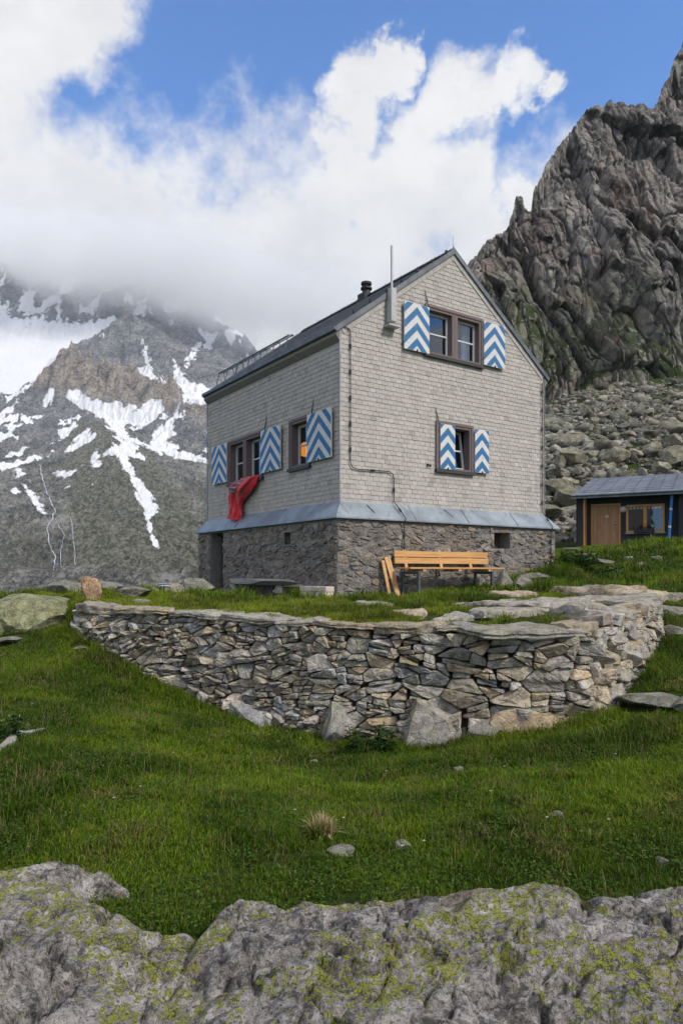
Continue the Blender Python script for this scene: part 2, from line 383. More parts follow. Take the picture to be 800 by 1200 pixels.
VPOLY = VLINE+[(-6000, 6000), (-6000, -60)]
def gh(x, y):
    x = np.asarray(x, float); y = np.asarray(y, float)
    sd = sdpoly(x, y, TPOLY); w = sstep(-.12, .1, sd)
    z = fM(x, y)*(1-w)+fT(x, y)*w
    near_ = np.exp(-((x/14)**2+((y-8)/16)**2))
    z = z+perlin(P3(x*1.1, y*1.1, 1.3), 3).reshape(x.shape)*.06*near_+perlin(P3(x*.35, y*.35, 4.), 4).reshape(x.shape)*.10*near_*(1-w*.7)
    far = sstep(30, 60, np.hypot(x, y))
    flat = 1.5+np.minimum(np.hypot(x, y)*.01, 8)
    # scree fan rising to the cliff foot on the right
    scr = 3.2+np.clip(y-38, 0, 200)*.355+np.clip(x-30, 0, 200)*.12+perlin(P3(x*.05, y*.05, 2.), 5).reshape(x.shape)*2.
    ws = sstep(36, 44, y); z = z*(1-np.maximum(far, ws))+np.where(y > 36, scr*ws+z*(1-ws), flat)*np.maximum(far, ws)
    dv = sdpoly(x, y, VPOLY); dv = np.clip(dv, 0, None)
    drop = 92*(1-np.exp(-np.clip(dv-.3, 0, None)/70.))
    k = sstep(0, 60, dv)
    z = np.where(dv > 0, (z-drop)*(1-k)+(-90+1*perlin(P3(x*.01, y*.01, 1), 2).reshape(x.shape)*3)*k, z)
    return z
def gz(x, y): return float(gh(np.array([x]), np.array([y]))[0])
def geo(a, b, n, first):   # growing spacing
    r = 1.0; lo, hi = 1.0, 3.0
    for _ in range(60):
        r = (lo+hi)/2; s = first*(r**n-1)/(r-1+1e-12)
        if s > abs(b-a): hi = r
        else: lo = r
    st = first*r**np.arange(n); return a+np.sign(b-a)*np.cumsum(st)
xs = np.concatenate([geo(-9, -4000, 60, .15)[::-1], np.arange(-9, 9.01, .11), geo(9, 4000, 60, .15)])
ys = np.concatenate([geo(1.5, -3000, 40, .2)[::-1], np.arange(1.5, 20, .11), geo(20, 5000, 110, .15)])
gx, gy = np.meshgrid(xs, ys)
gzv = gh(gx.ravel(), gy.ravel())
gme = np_mesh('ground', P3(gx.ravel(), gy.ravel(), gzv), grid_faces(len(ys), len(xs)))
def m_ground():
    t = NT('meadow soil and turf'); p = t.pos
    n1 = t.noise(1.3, 5, .6); n2 = t.noise(14, 6, .7)
    turf = t.mix(t.rng(n2, .35, .65), (.018, .034, .006), (.05, .085, .012)); turf = t.mix(t.rng(n1, .56, .72, 0, .75), turf, (.085, .07, .03))
    xyz = t.sep(p); nz = t.norm()[2]
    fardist = t.rng(xyz[1], 36, 42)
    sc = t.mix(t.rng(t.noise(.6, 6, .7), .4, .6), (.05, .05, .042), (.13, .125, .105))
    fg = t.rng(t.noise(.06, 5, .6), .48, .6); sc = t.mix(t.rng(t.noise(.3, 5, .6), .40, .52), sc, (.035, .055, .012))
    col = t.mix(fardist, turf, sc)
    col = t.mix(t.rng(nz, .75, .5), col, (.07, .06, .045))
    return t.fin(col, .95, t.bump(t.math('ADD', n2, t.math('MULTIPLY', n1, 2)), .04), spec=.1)
g = link_mesh('ground', gme, m_ground(), smooth=True); tag(g, kind='structure')

# ================================================================== THE HUT
W, L_ = 6.14, 6.41
Z0 = 1.0
hut = empty('mountain_hut', (-.026, 14, Z0), math.atan2(.5674, .8235), label='tall grey shingled mountain hut on a rubble stone base behind the dry stone wall', cat='mountain hut')
def lw(x, y, z=0): return (-.026+.8235*x-.5674*y, 14+.5674*x+.8235*y, z)
EZ, RZ, SK = 6.61-Z0, 8.88-Z0, 3.11-Z0       # eave, ridge, skirt top (local)
SL = (RZ-EZ)/(W/2)
HR = [(2.24, 3.95, 6.47-Z0, 7.52-Z0), (2.56, 3.64, 3.97-Z0, 5.01-Z0)]
HL = [(3.22, 5.05, 3.96-Z0, 5.04-Z0), (1.12, 1.93, 3.98-Z0, 5.03-Z0)]
hutmb = MB()
# carcass walls: dark cells around the openings
def wall_cells(mb, fn, x0, x1, z0, z1, holes, top=None, d0=0, d1=.22):
    poly = [(x0, z0), (x1, z0), (x1, z1), (x0, z1)] if top is None else top
    pcs = [poly]
    for h in holes: pcs = [q for p in pcs for q in minus_rect(p, h)]
    for q in pcs: mb.prism(q, fn, d0, d1)
fr = lambda u, w, d: (u, d, w)          # gable front (y=0)
fl = lambda u, w, d: (d, u, w)          # left side (x=0)
gab = [(0.02, SK-.45), (W-.02, SK-.45), (W-.02, EZ), (W/2, RZ-.05), (0.02, EZ)]
wall_cells(hutmb, fr, 0, 0, 0, 0, HR, gab)
wall_cells(hutmb, lambda u, w, d: (u, L_-d, w), 0, 0, 0, 0, [], gab)
wall_cells(hutmb, fl, .225, L_-.225, SK-.45, EZ, HL)
wall_cells(hutmb, lambda u, w, d: (W-d, u, w), .225, L_-.225, SK-.45, EZ, [])
hutmb.box(.23, W-.23, .23, L_-.23, SK-.4, SK-.3)
hutmb.box(.23, W-.23, .23, L_-.23, 5.25, 5.33)
hutmb.build('wall_core', M['interior'], hut)
# shingles
RH, TW = .0965, .15
def shingles(name, fn, poly, holes, w0, verge=False):
    mb = MB(); z = min(p[1] for p in poly); zt = max(p[1] for p in poly); row = 0
    while z < zt:
        x = w0-(row % 2)*TW*.5-TW+random.uniform(-.012, .012)
        while x < max(p[0] for p in poly):
            g = .0022; jz = random.uniform(-.004, .003)
            r = [(x+g, z+jz), (x+TW-g-.022, z+jz), (x+TW-g, z+jz+.02), (x+TW-g, z+RH+.003), (x+g, z+RH+.003)]
            for i in range(len(poly)):
                (ax, ay), (bx, by) = poly[i], poly[(i+1) % len(poly)]
                r = clip(r, by-ay, -(bx-ax), (by-ay)*ax-(bx-ax)*ay)
                if len(r) < 3: break
            pcs = [r] if area(r) > 3e-4 else []
            for h in holes: pcs = [q for p in pcs for q in minus_rect(p, h)]
            tone = random.gauss(1, .045)*(1 if random.random() > .06 else random.choice((.8, 1.1)))
            mb.col = (tone*random.uniform(.985, 1.015), tone, tone*random.uniform(.98, 1.01))
            o0 = random.uniform(.011, .016); tl = random.uniform(-.002, .002)
            for q in pcs:
                n = len(q)
                if n < 3: continue
                fd = lambda u, w: -(o0+tl*(u-x)/TW-(w-z)/RH*.009)
                vs = [fn(u, w, fd(u, w)) for u, w in q]+[fn(u, w, .001) for u, w in q]
                mb.add(vs, [tuple(range(n)), tuple(range(2*n-1, n-1, -1))]+[(i, i+n, (i+1) % n+n, (i+1) % n) for i in range(n)])
            x += TW
        z += RH; row += 1
    if verge:       # slanted border tiles along the two rakes
        for sgn in (0, 1):
            Ls = math.hypot(W/2, RZ-EZ); n = int(Ls/.135)
            for k in range(n):
                a, b = k/n, (k+.96)/n
                pt = lambda t: ((W/2*t) if not sgn else W-W/2*t, EZ-.03+(RZ-EZ)*t)
                (x0, z0), (x1, z1) = pt(a), pt(b); dn = .125
                nx, nz = (SL, -1) if not sgn else (-SL, -1); q_ = math.hypot(nx, nz); nx, nz = nx/q_*dn, nz/q_*dn
                tone = random.gauss(1, .05); mb.col = (tone,)*3
                q = [(x0, z0), (x1, z1), (x1+nx, z1+nz), (x0+nx, z0+nz)]
                mb.prism(q, fn, -.024-random.uniform(0, .004), -.012)
    return mb.build(name, M['shingle'], hut)
zb = SK-.02
big = lambda h, e=0: (h[0]-e, h[1]+e, h[2]-e, h[3]+e)
shingles('shingle_wall', fr, [(0, zb), (W, zb), (W, EZ), (W/2, RZ), (0, EZ)], [big(h) for h in HR], 0, True)
shingles('shingle_wall', fl, [(0, zb), (L_, zb), (L_, EZ-.2), (0, EZ-.2)][::1], [big(h) for h in HL], 0)
mb = MB(); mb.box(W, W+.015, 0, L_, zb, EZ); mb.prism([(0, zb), (W, zb), (W, EZ), (W/2, RZ), (0, EZ)], lambda u, w, d: (u, L_+d, w), 0, .015); mb.build('shingle_wall', M['shingle'], hut)
# corner trims
mb = MB()
for (cx, cy) in ((0, 0), (W, 0), (0, L_)):
    sx = -1 if cx == 0 else 1; sy = -1 if cy == 0 else 1
    mb.box(cx+sx*.021-.011, cx+sx*.021+.011, cy+sy*.021-.011, cy+sy*.021+.011, zb, EZ-.02)
mb.split('corner_trim', M['zinc'], hut)
# roof
def roof_pt(x, off=0): return EZ+.04+SL*(x if x <= W/2 else W-x)+off
OV, VG = .12, .045
mb = MB(); th = .09
for sgn in (0, 1):
    X = (lambda x: x) if not sgn else (lambda x: W-x)
    nrow = 12
    x0 = -OV
    for k in range(nrow):
        a = x0+(W/2+OV)*k/nrow; b = x0+(W/2+OV)*(k+1)/nrow+.03
        if k == nrow-1: b = W/2
        za, zb_ = EZ+.04+SL*a+.02, EZ+.04+SL*b
        mb.col = (random.uniform(.85, 1.15),)*3
        vs = [(X(a), -VG, za), (X(a), L_+VG, za), (X(b), L_+VG, zb_), (X(b), -VG, zb_), (X(a), -VG, za-.03), (X(a), L_+VG, za-.03), (X(b), L_+VG, zb_-.03), (X(b), -VG, zb_-.03)]
        mb.add(vs, [(0, 1, 2, 3), (7, 6, 5, 4), (0, 4, 5, 1), (1, 5, 6, 2), (2, 6, 7, 3), (3, 7, 4, 0)])
    mb.col = (1, 1, 1)
roof = mb.build('roof', M['roof'], hut)
mb = MB()
for sgn in (0, 1):      # verge boards front and back, and eave fascia/gutter
    X = (lambda x: x) if not sgn else (lambda x: W-x)
    for y0, y1 in ((-VG-.02, -VG+.0), (L_+VG, L_+VG+.02)):
        vs = []
        for x in (-OV-.01, W/2):
            z = EZ+.04+SL*x
            for (yy, zz) in ((y0, z+.035), (y1, z+.035), (y1, z-.085), (y0, z-.085)): vs.append((X(x), yy, zz))
        mb.add(vs, [(0, 1, 2, 3), (7, 6, 5, 4), (0, 4, 5, 1), (1, 5, 6, 2), (2, 6, 7, 3), (3, 7, 4, 0)])
mb.split('verge_board', M['zinc_dark'], roof)
mb = MB()
for sgn in (0, 1):
    X = (lambda x: x) if not sgn else (lambda x: W-x)
    z = EZ+.04-SL*OV
    prof = [(-OV-.055, z+.02), (-OV-.05, z-.05), (-OV-.02, z-.065), (-OV+.01, z-.03), (-OV-.012, z+.0)]
    n = len(prof); vs = [(X(x), y, w) for y in (-VG-.01, L_+VG+.01) for x, w in prof]
    mb.add(vs, [tuple(range(n)), tuple(range(2*n-1, n-1, -1))]+[(i, i+n, (i+1) % n+n, (i+1) % n) for i in range(n)])
mb.split('gutter', M['zinc_dark'], roof)
mb = MB()               # flared soffit
for sgn in (0, 1):
    X = (lambda x: x) if not sgn else (lambda x: W-x)
    pr = [(0.0, EZ-.30), (-.028, EZ-.30), (-OV+.0, EZ-.22*SL+.0-.03), (-OV+.02, EZ+.04-SL*OV-.0), (0, EZ+.0)]
    n = 5; vs = [(X(x), y, w) for y in (-.03, L_+.03) for x, w in pr]
    mb.add(vs, [tuple(range(n)), tuple(range(2*n-1, n-1, -1))]+[(i, i+n, (i+1) % n+n, (i+1) % n) for i in range(n)])
    for y0, y1 in ((-VG+.001, -.0),):   # underside of verge
        vs = []
        for x in (-OV, W/2):
            zz = EZ+.04+SL*x-.035
            for (yy, dz) in ((y0, 0), (y1, 0), (y1, -.02), (y0, -.02)): vs.append((X(x), yy, zz+dz))
        mb.add(vs, [(0, 1, 2, 3), (7, 6, 5, 4), (0, 4, 5, 1), (1, 5, 6, 2), (2, 6, 7, 3), (3, 7, 4, 0)])
mb.split('soffit', M['soffit'], roof)
# snow guard rail on left slope
mb = MB(); xr = .05; zr = roof_pt(xr)
for (ya, yb, kk) in ((2.1, 4.6, 0), (4.65, 5.75, 1)):
    mb.tube([(xr-.02, ya, zr+.33), (xr-.02, yb, zr+.33)], .022); mb.tube([(xr+.1, ya, zr+.36), (xr+.1, yb, zr+.36)], .014)
    n = 4 if not kk else 2
    for i in range(n+1):
        y = ya+(yb-ya)*i/n; mb.tube([(xr-.02, y, zr+.36), (xr-.12, y, zr-.06)], .012, 6); mb.tube([(xr+.1, y, zr+.37), (xr-.02, y, zr+.33)], .012, 6); mb.tube([(xr+.1, y, zr+.37), (xr+.16, y, zr+.1)], .01, 6)
mb.build('snow_guard', M['zinc_dark'], roof)
# ridge lightning wire and posts, rake clamps
mb = MB(); mb.tube([(W/2, -VG, RZ+.10), (W/2, L_+VG, RZ+.10)], .005, 6)
y = -VG
while y < L_+VG: mb.tube([(W/2, y+.02, RZ+.02), (W/2, y+.02, RZ+.12)], .010, 6); y += .62
mb.tube([(W/2, -VG+.04, RZ+.02), (W/2, -VG+.04, RZ+.36)], .004, 6)
x = .3
while x < W/2-.1: mb.box(x-.02, x+.02, -VG-.03, -VG+.02, roof_pt(x)+.05, roof_pt(x)+.11); x += .42
mb.box(W/2-.07, W/2+.07, -VG, L_+VG, RZ+.015, RZ+.045)
mb.build('lightning_wire', M['iron'], roof)
# chimney
mb = MB()
def lathe(mb, cx, cy, prof, n=20, m=None):
    vs = [(cx+r*math.cos(2*math.pi*k/n), cy+r*math.sin(2*math.pi*k/n), z) for r, z in prof for k in range(n)]
    fs = [(i*n+k, i*n+(k+1) % n, (i+1)*n+(k+1) % n, (i+1)*n+k) for i in range(len(prof)-1) for k in range(n)]
    fs += [tuple(range(n)), tuple(range((len(prof)-1)*n, len(prof)*n))]; mb.add(vs, fs, m)
cz = RZ
mb.box(W/2-.17, W/2+.17, 3.1, 3.42, cz-.2, cz+.12)
lathe(mb, W/2, 3.26, [(.11, cz+.1), (.10, cz+.24), (.15, cz+.25), (.15, cz+.29), (.09, cz+.30), (.10, cz+.36), (.14, cz+.37), (.14, cz+.43), (.06, cz+.45)])
mb.build('chimney', M['iron'], roof)
# skirt flashing
SB, SO = 2.78-Z0, .29
mb = MB()
pin = [(-.005, -.005), (W+.005, -.005), (W+.005, L_+.005), (-.005, L_+.005)]; pout = [(-SO, -SO), (W+SO, -SO), (W+SO, L_+SO), (-SO, L_+SO)]
for i in range(4):
    j = (i+1) % 4; a, b, c, d = pin[i], pin[j], pout[j], pout[i]; n = 24
    lerp = lambda p, q, t: (p[0]+(q[0]-p[0])*t, p[1]+(q[1]-p[1])*t)
    vs = []; fs = []
    for k in range(n+1):
        t = k/n; pi_, po = lerp(a, b, t), lerp(d, c, t); w = .008*math.sin(k*1.9+i)+.004*math.sin(k*4.1)
        mid = lerp(pi_, po, .5)
        vs += [(*pi_, SK+.02), (*lerp(pi_, po, .05), SK-.005), (*mid, (SK+SB)/2+w+.01), (*po, SB+w*.5), (*po, SB-.028), (*lerp(pi_, po, .93), SB-.028)]
    for k in range(n):
        for q in range(5): fs.append((k*6+q, (k+1)*6+q, (k+1)*6+q+1, k*6+q+1))
    mb.add(vs, fs)
sk = mb.build('skirt_flashing', M['zinc'], hut, smooth=False)
mb = MB()
for x in (1.75, 3.3, 4.9): mb.beam((x, -.02, SK+.006), (x, -SO-.002, SB+.012), .012, .012)
for y in (2.1, 4.2): mb.beam((-.02, y, SK+.006), (-SO-.002, y, SB+.012), .012, .012)
for x, dx in ((.62, .10), (2.75, .14)): mb.beam((x, -.06, SK-.03), (x+dx, -.2, SB+.12), .025, .012)
mb.split('seam', M['zinc'], sk)
# ---------------- windows
def frame_mb(rect, fn, mull=None, d=(-.035, .16), w=.085):
    mb = MB(); x0, x1, z0, z1 = rect
    P = lambda a, b, c, e, f, g: mb.prism([(a, c), (b, c), (b, e), (a, e)], fn, f, g)
    P(x0, x0+w, z0, z1, *d); P(x1-w, x1, z0, z1, *d); P(x0+w, x1-w, z1-w, z1, *d); P(x0+w, x1-w, z0, z0+.05, *d)
    if mull: P(mull-w, mull+w, z0+.05, z1-w, *d); P(mull-.012, mull+.012, z0+.05, z1-w, d[0]-.006, d[0]+.001)
    # outer moulding
    for a, b, c, e in ((x0-.03, x0+.03, z0, z1+.03), (x1-.03, x1+.03, z0, z1+.03), (x0+.03, x1-.03, z1-.03, z1+.03)): P(a, b, c, e, d[0]-.018, d[0]+.001)
    return mb
def casement(parent, x0, x1, z0, z1, fn, dep, w=.05, tilt=0):
    if tilt:
        f0 = fn; fn = lambda u, ww, d: f0(u, ww, d+(ww-z0)*tilt)
    mb = MB(); P = lambda a, b, c, e, f=0, g=.045: mb.prism([(a, c), (b, c), (b, e), (a, e)], fn, dep+f, dep+g)
    P(x0, x0+w, z0, z1); P(x1-w, x1, z0, z1); P(x0+w, x1-w, z0, z0+w); P(x0+w, x1-w, z1-w, z1)
    zm = (z0+z1)/2; P(x0+w, x1-w, zm-.016, zm+.016, .003, .04)
    c = mb.build('casement', M['casement'], parent)
    g_ = MB(); g_.prism([(x0+w-.01, z0+w-.01), (x1-w+.01, z0+w-.01), (x1-w+.01, z1-w+.01), (x0+w-.01, z1-w+.01)], fn, dep+.018, dep+.024)
    g_.build('pane', M['glass'], parent)
def shutter(name, fn, x0, x1, z0, z1, dep=-.075, seed=0, n=3, parent=hut):
    """white board with blue chevrons, hinge irons as children"""
    mb = MB(); d0 = dep-.015; d1 = dep+.015
    mb.prism([(x0, z0), (x1, z0), (x1, z1), (x0, z1)], fn, d0, d1, 0)
    xm = (x0+x1)/2; w = (x1-x0); pit = (z1-z0)/3.05; bh = pit*.5; rise = w/2*.98
    for k in range(-3, 5):
        a = z0+pit*(k+.35)          # apex bottom height of band
        for s_ in (0, 1):
            q = [(x0, a-rise), (xm, a), (xm, a+bh), (x0, a+bh-rise)] if not s_ else [(xm, a), (x1, a-rise), (x1, a+bh-rise), (xm, a+bh)]
            q = clip(clip(q, 0, 1, z1-.004), 0, -1, -(z0+.004))
            if area(q) > 1e-4: mb.prism(q, fn, d0-.0025, d0+.001, 1)
    sh = mb.build(name, [M['white'], M['blue']], parent)
    mb = MB()
    for zz in (z0+.14, z1-.14):
        mb.prism([(x0-.03, zz-.015), (x0+.05, zz-.015), (x0+.05, zz+.015), (x0-.03, zz+.015)], fn, d1-.001, d1+.006)
    mb.prism([(xm-.012, z0-.03), (xm+.012, z0-.03), (xm+.012, z0+.035), (xm-.012, z0+.035)], fn, d0-.02, d0-.002)
    mb.split('hinge', M['iron'], sh)
    return sh
def stay(fn, x, z):   # bent iron snow deflector above the window corner
    mb = MB(); mb.tube([fn(x+.03, z-.02, -.05), fn(x+.02, z+.1, -.035), fn(x-.02, z+.24, -.03), fn(x-.03, z+.33, -.022)], [.014, .012, .008, .003], 6); return mb
# upper gable window
def window(rect, fn, mull, sill):
    w_ = frame_mb(rect, fn, mull).build('window', M['frame'], hut)
    mb = MB(); x0, x1, z0, z1 = rect
    # reveals
    mb.build  # noqa
    mb.prism([(x0-.05, z0-.07), (x1+.05, z0-.07), (x1+.05, z0-.002), (x0-.05, z0-.002)], fn, -.085, .05); mb.build('sill', M['sill'], w_)
    return w_
w1 = window(HR[0], fr, 3.1, True)
casement(w1, 2.33, 3.01, HR[0][2]+.05, HR[0][3]-.09, fr, .10); casement(w1, 3.19, 3.86, HR[0][2]+.05, HR[0][3]-.09, fr, .10)
shutter('shutter', fr, 1.59, 2.29, 6.44-Z0, 7.45-Z0); shutter('shutter', fr, 3.97, 4.67, 6.49-Z0, 7.50-Z0)
w2 = window(HR[1], fr, None, True)
casement(w2, 2.65, 3.55, HR[1][2]+.05, HR[1][3]-.09, fr, .12, tilt=.14)
shutter('shutter', fr, 2.63, 3.07, 3.98-Z0, 4.97-Z0, dep=-.06); shutter('shutter', fr, 3.68, 4.13, 3.98-Z0, 4.97-Z0)
w3 = window(HL[0], fl, 4.15, True)
casement(w3, 3.31, 4.06, HL[0][2]+.05, HL[0][3]-.09, fl, .13); casement(w3, 4.24, 4.96, HL[0][2]+.05, HL[0][3]-.09, fl, .13)
shutter('shutter', fl, 5.08, 5.98, 4.03-Z0, 5.04-Z0); shutter('shutter', fl, 2.27, 3.2, 4.03-Z0, 5.03-Z0)
w4 = window(HL[1], fl, None, True)
casement(w4, 1.21, 1.84, HL[1][2]+.05, HL[1][3]-.09, fl, .13)
shutter('shutter', fl, .2, 1.12, 4.02-Z0, 5.03-Z0)
mb = MB()
for fn, x, z in ((fr, 2.25, HR[0][3]), (fr, 2.56, HR[1][3]), (fl, 3.05, HL[0][3]), (fl, .98, HL[1][3])):
    m2 = stay(fn, x, z); mb.add(m2.v, m2.f)
mb.split('shutter_iron', M['iron'], hut)
# curtain and lamp inside
mb = MB(); n = 24
vs = []; 
for k in range(n+1):
    x = 3.62+.26*k/n; vs += [(x, .30+.02*math.sin(k*1.3), HR[0][2]+.02), (x, .30+.02*math.sin(k*1.3), HR[0][3]-.05)]
mb.add(vs, [(2*k, 2*k+2, 2*k+3, 2*k+1) for k in range(n)]); 
vs = []
for k in range(n+1):
    x = 2.3+.26*k/n; vs += [(x, .30+.02*math.sin(k*1.3), HR[0][2]+.02), (x, .30+.02*math.sin(k*1.3), HR[0][3]-.05)]
mb.add(vs, [(2*k, 2*k+2, 2*k+3, 2*k+1) for k in range(n)]); mb.split('curtain', M['curtain'], w1, fixn=False)
t = NT('orange lamp glow'); t.b.inputs['Emission Color'].default_value = (1, .33, .03, 1); t.b.inputs['Emission Strength'].default_value = .9; M['lamp'] = t.fin((.8, .35, .05), .5)
lamp = empty('ceiling_lamp', lw(.45, 2.08, 4.45), label='orange glowing lamp seen through the single side window', cat='lamp')
mb = MB(); lathe(mb, 0, 0, [(.04, .2), (.11, .14), (.13, .0), (.10, -.09), (.04, -.12)]); mb.build('lamp_shade', M['lamp'], lamp, smooth=True)
mb = MB(); mb.tube([(0, 0, .19), (0, 0, 1.7)], .008, 6); mb.build('cord', M['cable'], lamp)
# antenna box and mast on the gable
mb = MB(); mb.box(1.15, 1.29, -.20, -.03, 6.90-Z0, 7.60-Z0); bx = mb.build('vent_box', M['galv'], hut, bevel=.01)
mb = MB(); mb.tube([(1.22, -.12, 7.6-Z0), (1.22, -.12, 8.5-Z0)], .026, 10); mb.build('mast', M['galv'], bx); mb = MB(); mb.box(1.08, 1.38, -.22, -.02, 6.80-Z0, 6.83-Z0); mb.build('shelf', M['galv'], bx)
# lightning cables with clips
def cable(pts, clips):
    mb = MB(); mb.tube(pts, .011, 6)
    for i in range(len(pts)-1):
        a, b = Vector(pts[i]), Vector(pts[i+1]); L = (b-a).length
        n = int(L/.44)
        for k in range(n): 
            p = a+(b-a)*((k+.5)/n); d = (b-a).normalized()*.045; mb.tube([p-d, p+d], .022, 6)
    return mb.build('lightning_cable', M['cable'], hut)
z_ = Z0
cable([(.02, -.05, 6.62-z_), (.19, -.045, 6.58-z_), (.22, -.045, 6.5-z_), (.22, -.045, 3.9-z_), (.27, -.045, 3.81-z_), (.38, -.045, 3.78-z_), (1.2, -.045, 3.80-z_), (1.31, -.045, 3.75-z_), (1.34, -.045, 3.66-z_), (1.34, -.045, 3.18-z_), (1.44, -.32, 2.80-z_), (1.44, -.26, 2.7-z_), (1.44, -.25, 1.2-z_)], 1)
cable([(6.05, -.045, 6.4-z_), (6.05, -.045, 3.17-z_), (6.12, -.32, 2.80-z_), (6.12, -.26, 2.7-z_), (6.12, -.25, 1.7-z_)], 1)
# small pins, stain under the upper window
mb = MB(); mb.box(2.28, 2.31, -.06, -.02, 4.0-z_, 4.06-z_); mb.box(2.36, 2.38, -.05, -.02, 4.0-z_, 4.05-z_); mb.split('iron_pin', M['iron'], hut)
# ---------------- stone base
def voronoi_cells(pts, bound):
    pts = np.array(pts); out = []
    for i, p in enumerate(pts):
        d = np.hypot(*(pts-p).T); idx = np.argsort(d)[1:22]
        q = list(bound); rr = None
        for j in idx:
            m = (p+pts[j])/2; nrm = pts[j]-p
            q = clip(q, nrm[0], nrm[1], float(nrm @ m))
            if len(q) < 3: break
        out.append(q)
    return out
def inset(q, d):
    n = len(q); c = np.mean(q, 0); sgn = 1 if sum(q[i][0]*q[(i+1) % n][1]-q[(i+1) % n][0]*q[i][1] for i in range(n)) > 0 else -1
    r = list(q)
    for i in range(n):
        (ax, ay), (bx, by) = q[i], q[(i+1) % n]; ex, ey = bx-ax, by-ay; l = math.hypot(ex, ey)
        if l < 1e-6: continue
        nx, ny = ey/l*sgn, -ex/l*sgn
        r = clip(r, nx, ny, nx*ax+ny*ay-d)
        if len(r) < 3: return []
    return r
def thin_poly(q, tol=.012):
    r = []
    for p in q:
        if not r or math.hypot(p[0]-r[-1][0], p[1]-r[-1][1]) > tol: r.append(p)
    if len(r) > 2 and math.hypot(r[0][0]-r[-1][0], r[0][1]-r[-1][1]) < tol: r.pop()
    return r
def stone_relief(mb, q, fn, out, back, rough=.3, chamfer=.012, sub=2):
    """an irregular stone: polygon outline, chamfer ring, facetted face. out = how far it stands proud"""
    q = thin_poly(q)
    if len(q) < 3: return
    q2 = []                       # worn corners
    for i in range(len(q)):
        a_, b_, c_ = q[i-1], q[i], q[(i+1) % len(q)]; k1, k2 = random.uniform(.05, .17), random.uniform(.05, .17)
        k1 = min(k1, .045/max(math.dist(a_, b_), .01)); k2 = min(k2, .045/max(math.dist(c_, b_), .01))
        q2 += [(b_[0]+(a_[0]-b_[0])*k1, b_[1]+(a_[1]-b_[1])*k1), (b_[0]+(c_[0]-b_[0])*k2, b_[1]+(c_[1]-b_[1])*k2)]
    q = thin_poly(q2, .006)
    pts = []
    for i in range(len(q)):           # split and jitter edges
        (ax, ay), (bx, by) = q[i], q[(i+1) % len(q)]; l = math.hypot(bx-ax, by-ay); k = max(1, min(4, int(l/.05)))
        for s in range(k):
            t = s/k; j = .006 if s else .002
            pts.append((ax+(bx-ax)*t+random.uniform(-j, j), ay+(by-ay)*t+random.uniform(-j, j)))
    n = len(pts); c = (sum(p[0] for p in pts)/n, sum(p[1] for p in pts)/n)
    cc = (c[0]+random.uniform(-.2, .2)*(max(p[0] for p in pts)-c[0]), c[1]+random.uniform(-.3, .3)*(max(p[1] for p in pts)-c[1]))
    tx, ty = random.gauss(0, rough), random.gauss(0, rough)
    dep = lambda u, w, k=0.: -(out+max(-out*.6, min(out*.8+.02, tx*(u-c[0])+ty*(w-c[1])))+k)
    ring = lambda s, dj, jit: [fn(cc[0]+(u-cc[0])*s, cc[1]+(w-cc[1])*s, dep(cc[0]+(u-cc[0])*s, cc[1]+(w-cc[1])*s, dj+random.uniform(-jit, jit))) for u, w in pts]
    R0 = [fn(u, w, back) for u, w in pts]; R1 = ring(1.0, -chamfer*1.6, chamfer*.6); R2 = ring(.90, 0, chamfer*.4); R3 = ring(.5, chamfer*.5, chamfer*.9)
    C = [fn(cc[0], cc[1], dep(*cc, random.uniform(0, chamfer*1.8)))]
    vs = R0+R1+R2+R3+C; fs = []
    for r in range(3):
        for i in range(n): j = (i+1) % n; fs.append((r*n+i, r*n+j, (r+1)*n+j, (r+1)*n+i))
    for i in range(n): fs.append((3*n+i, 3*n+(i+1) % n, 4*n))
    mb.add(vs, fs)
def bsp(q, amin, tilt=.4, horiz=.75):
    """break a polygon into wedge shaped stones by tilted cuts"""
    if area(q) < amin*random.uniform(.8, 1.7) or len(q) < 3: return [q]
    xs_ = [p[0] for p in q]; ys_ = [p[1] for p in q]; w, h = max(xs_)-min(xs_), max(ys_)-min(ys_)
    hz = h*2.5 > w if random.random() < .85 else random.random() < horiz
    a = (random.gauss(0, tilt*.7) if hz else random.gauss(0, tilt*1.4)+math.pi/2); nx, ny = -math.sin(a), math.cos(a)
    c = (sum(xs_)/len(q)+random.uniform(-.16, .16)*w, sum(ys_)/len(q)+random.uniform(-.16, .16)*h); d = nx*c[0]+ny*c[1]
    return bsp(clip(q, nx, ny, d), amin, tilt, horiz)+bsp(clip(q, -nx, -ny, -d), amin, tilt, horiz)
def poisson(x0, x1, z0, z1, n, asp, seed):
    r = np.random.default_rng(seed); P = []
    for _ in range(n):   # best-candidate with varied local size
        best = None; bd = -1
        for _ in range(7):
            c = (r.uniform(x0, x1)/asp, r.uniform(z0, z1)); d = min([math.hypot(c[0]-p[0], c[1]-p[1]) for p in P[-900:]] or [9])
            if d > bd: bd = d; best = c
        P.append(best)
    return P
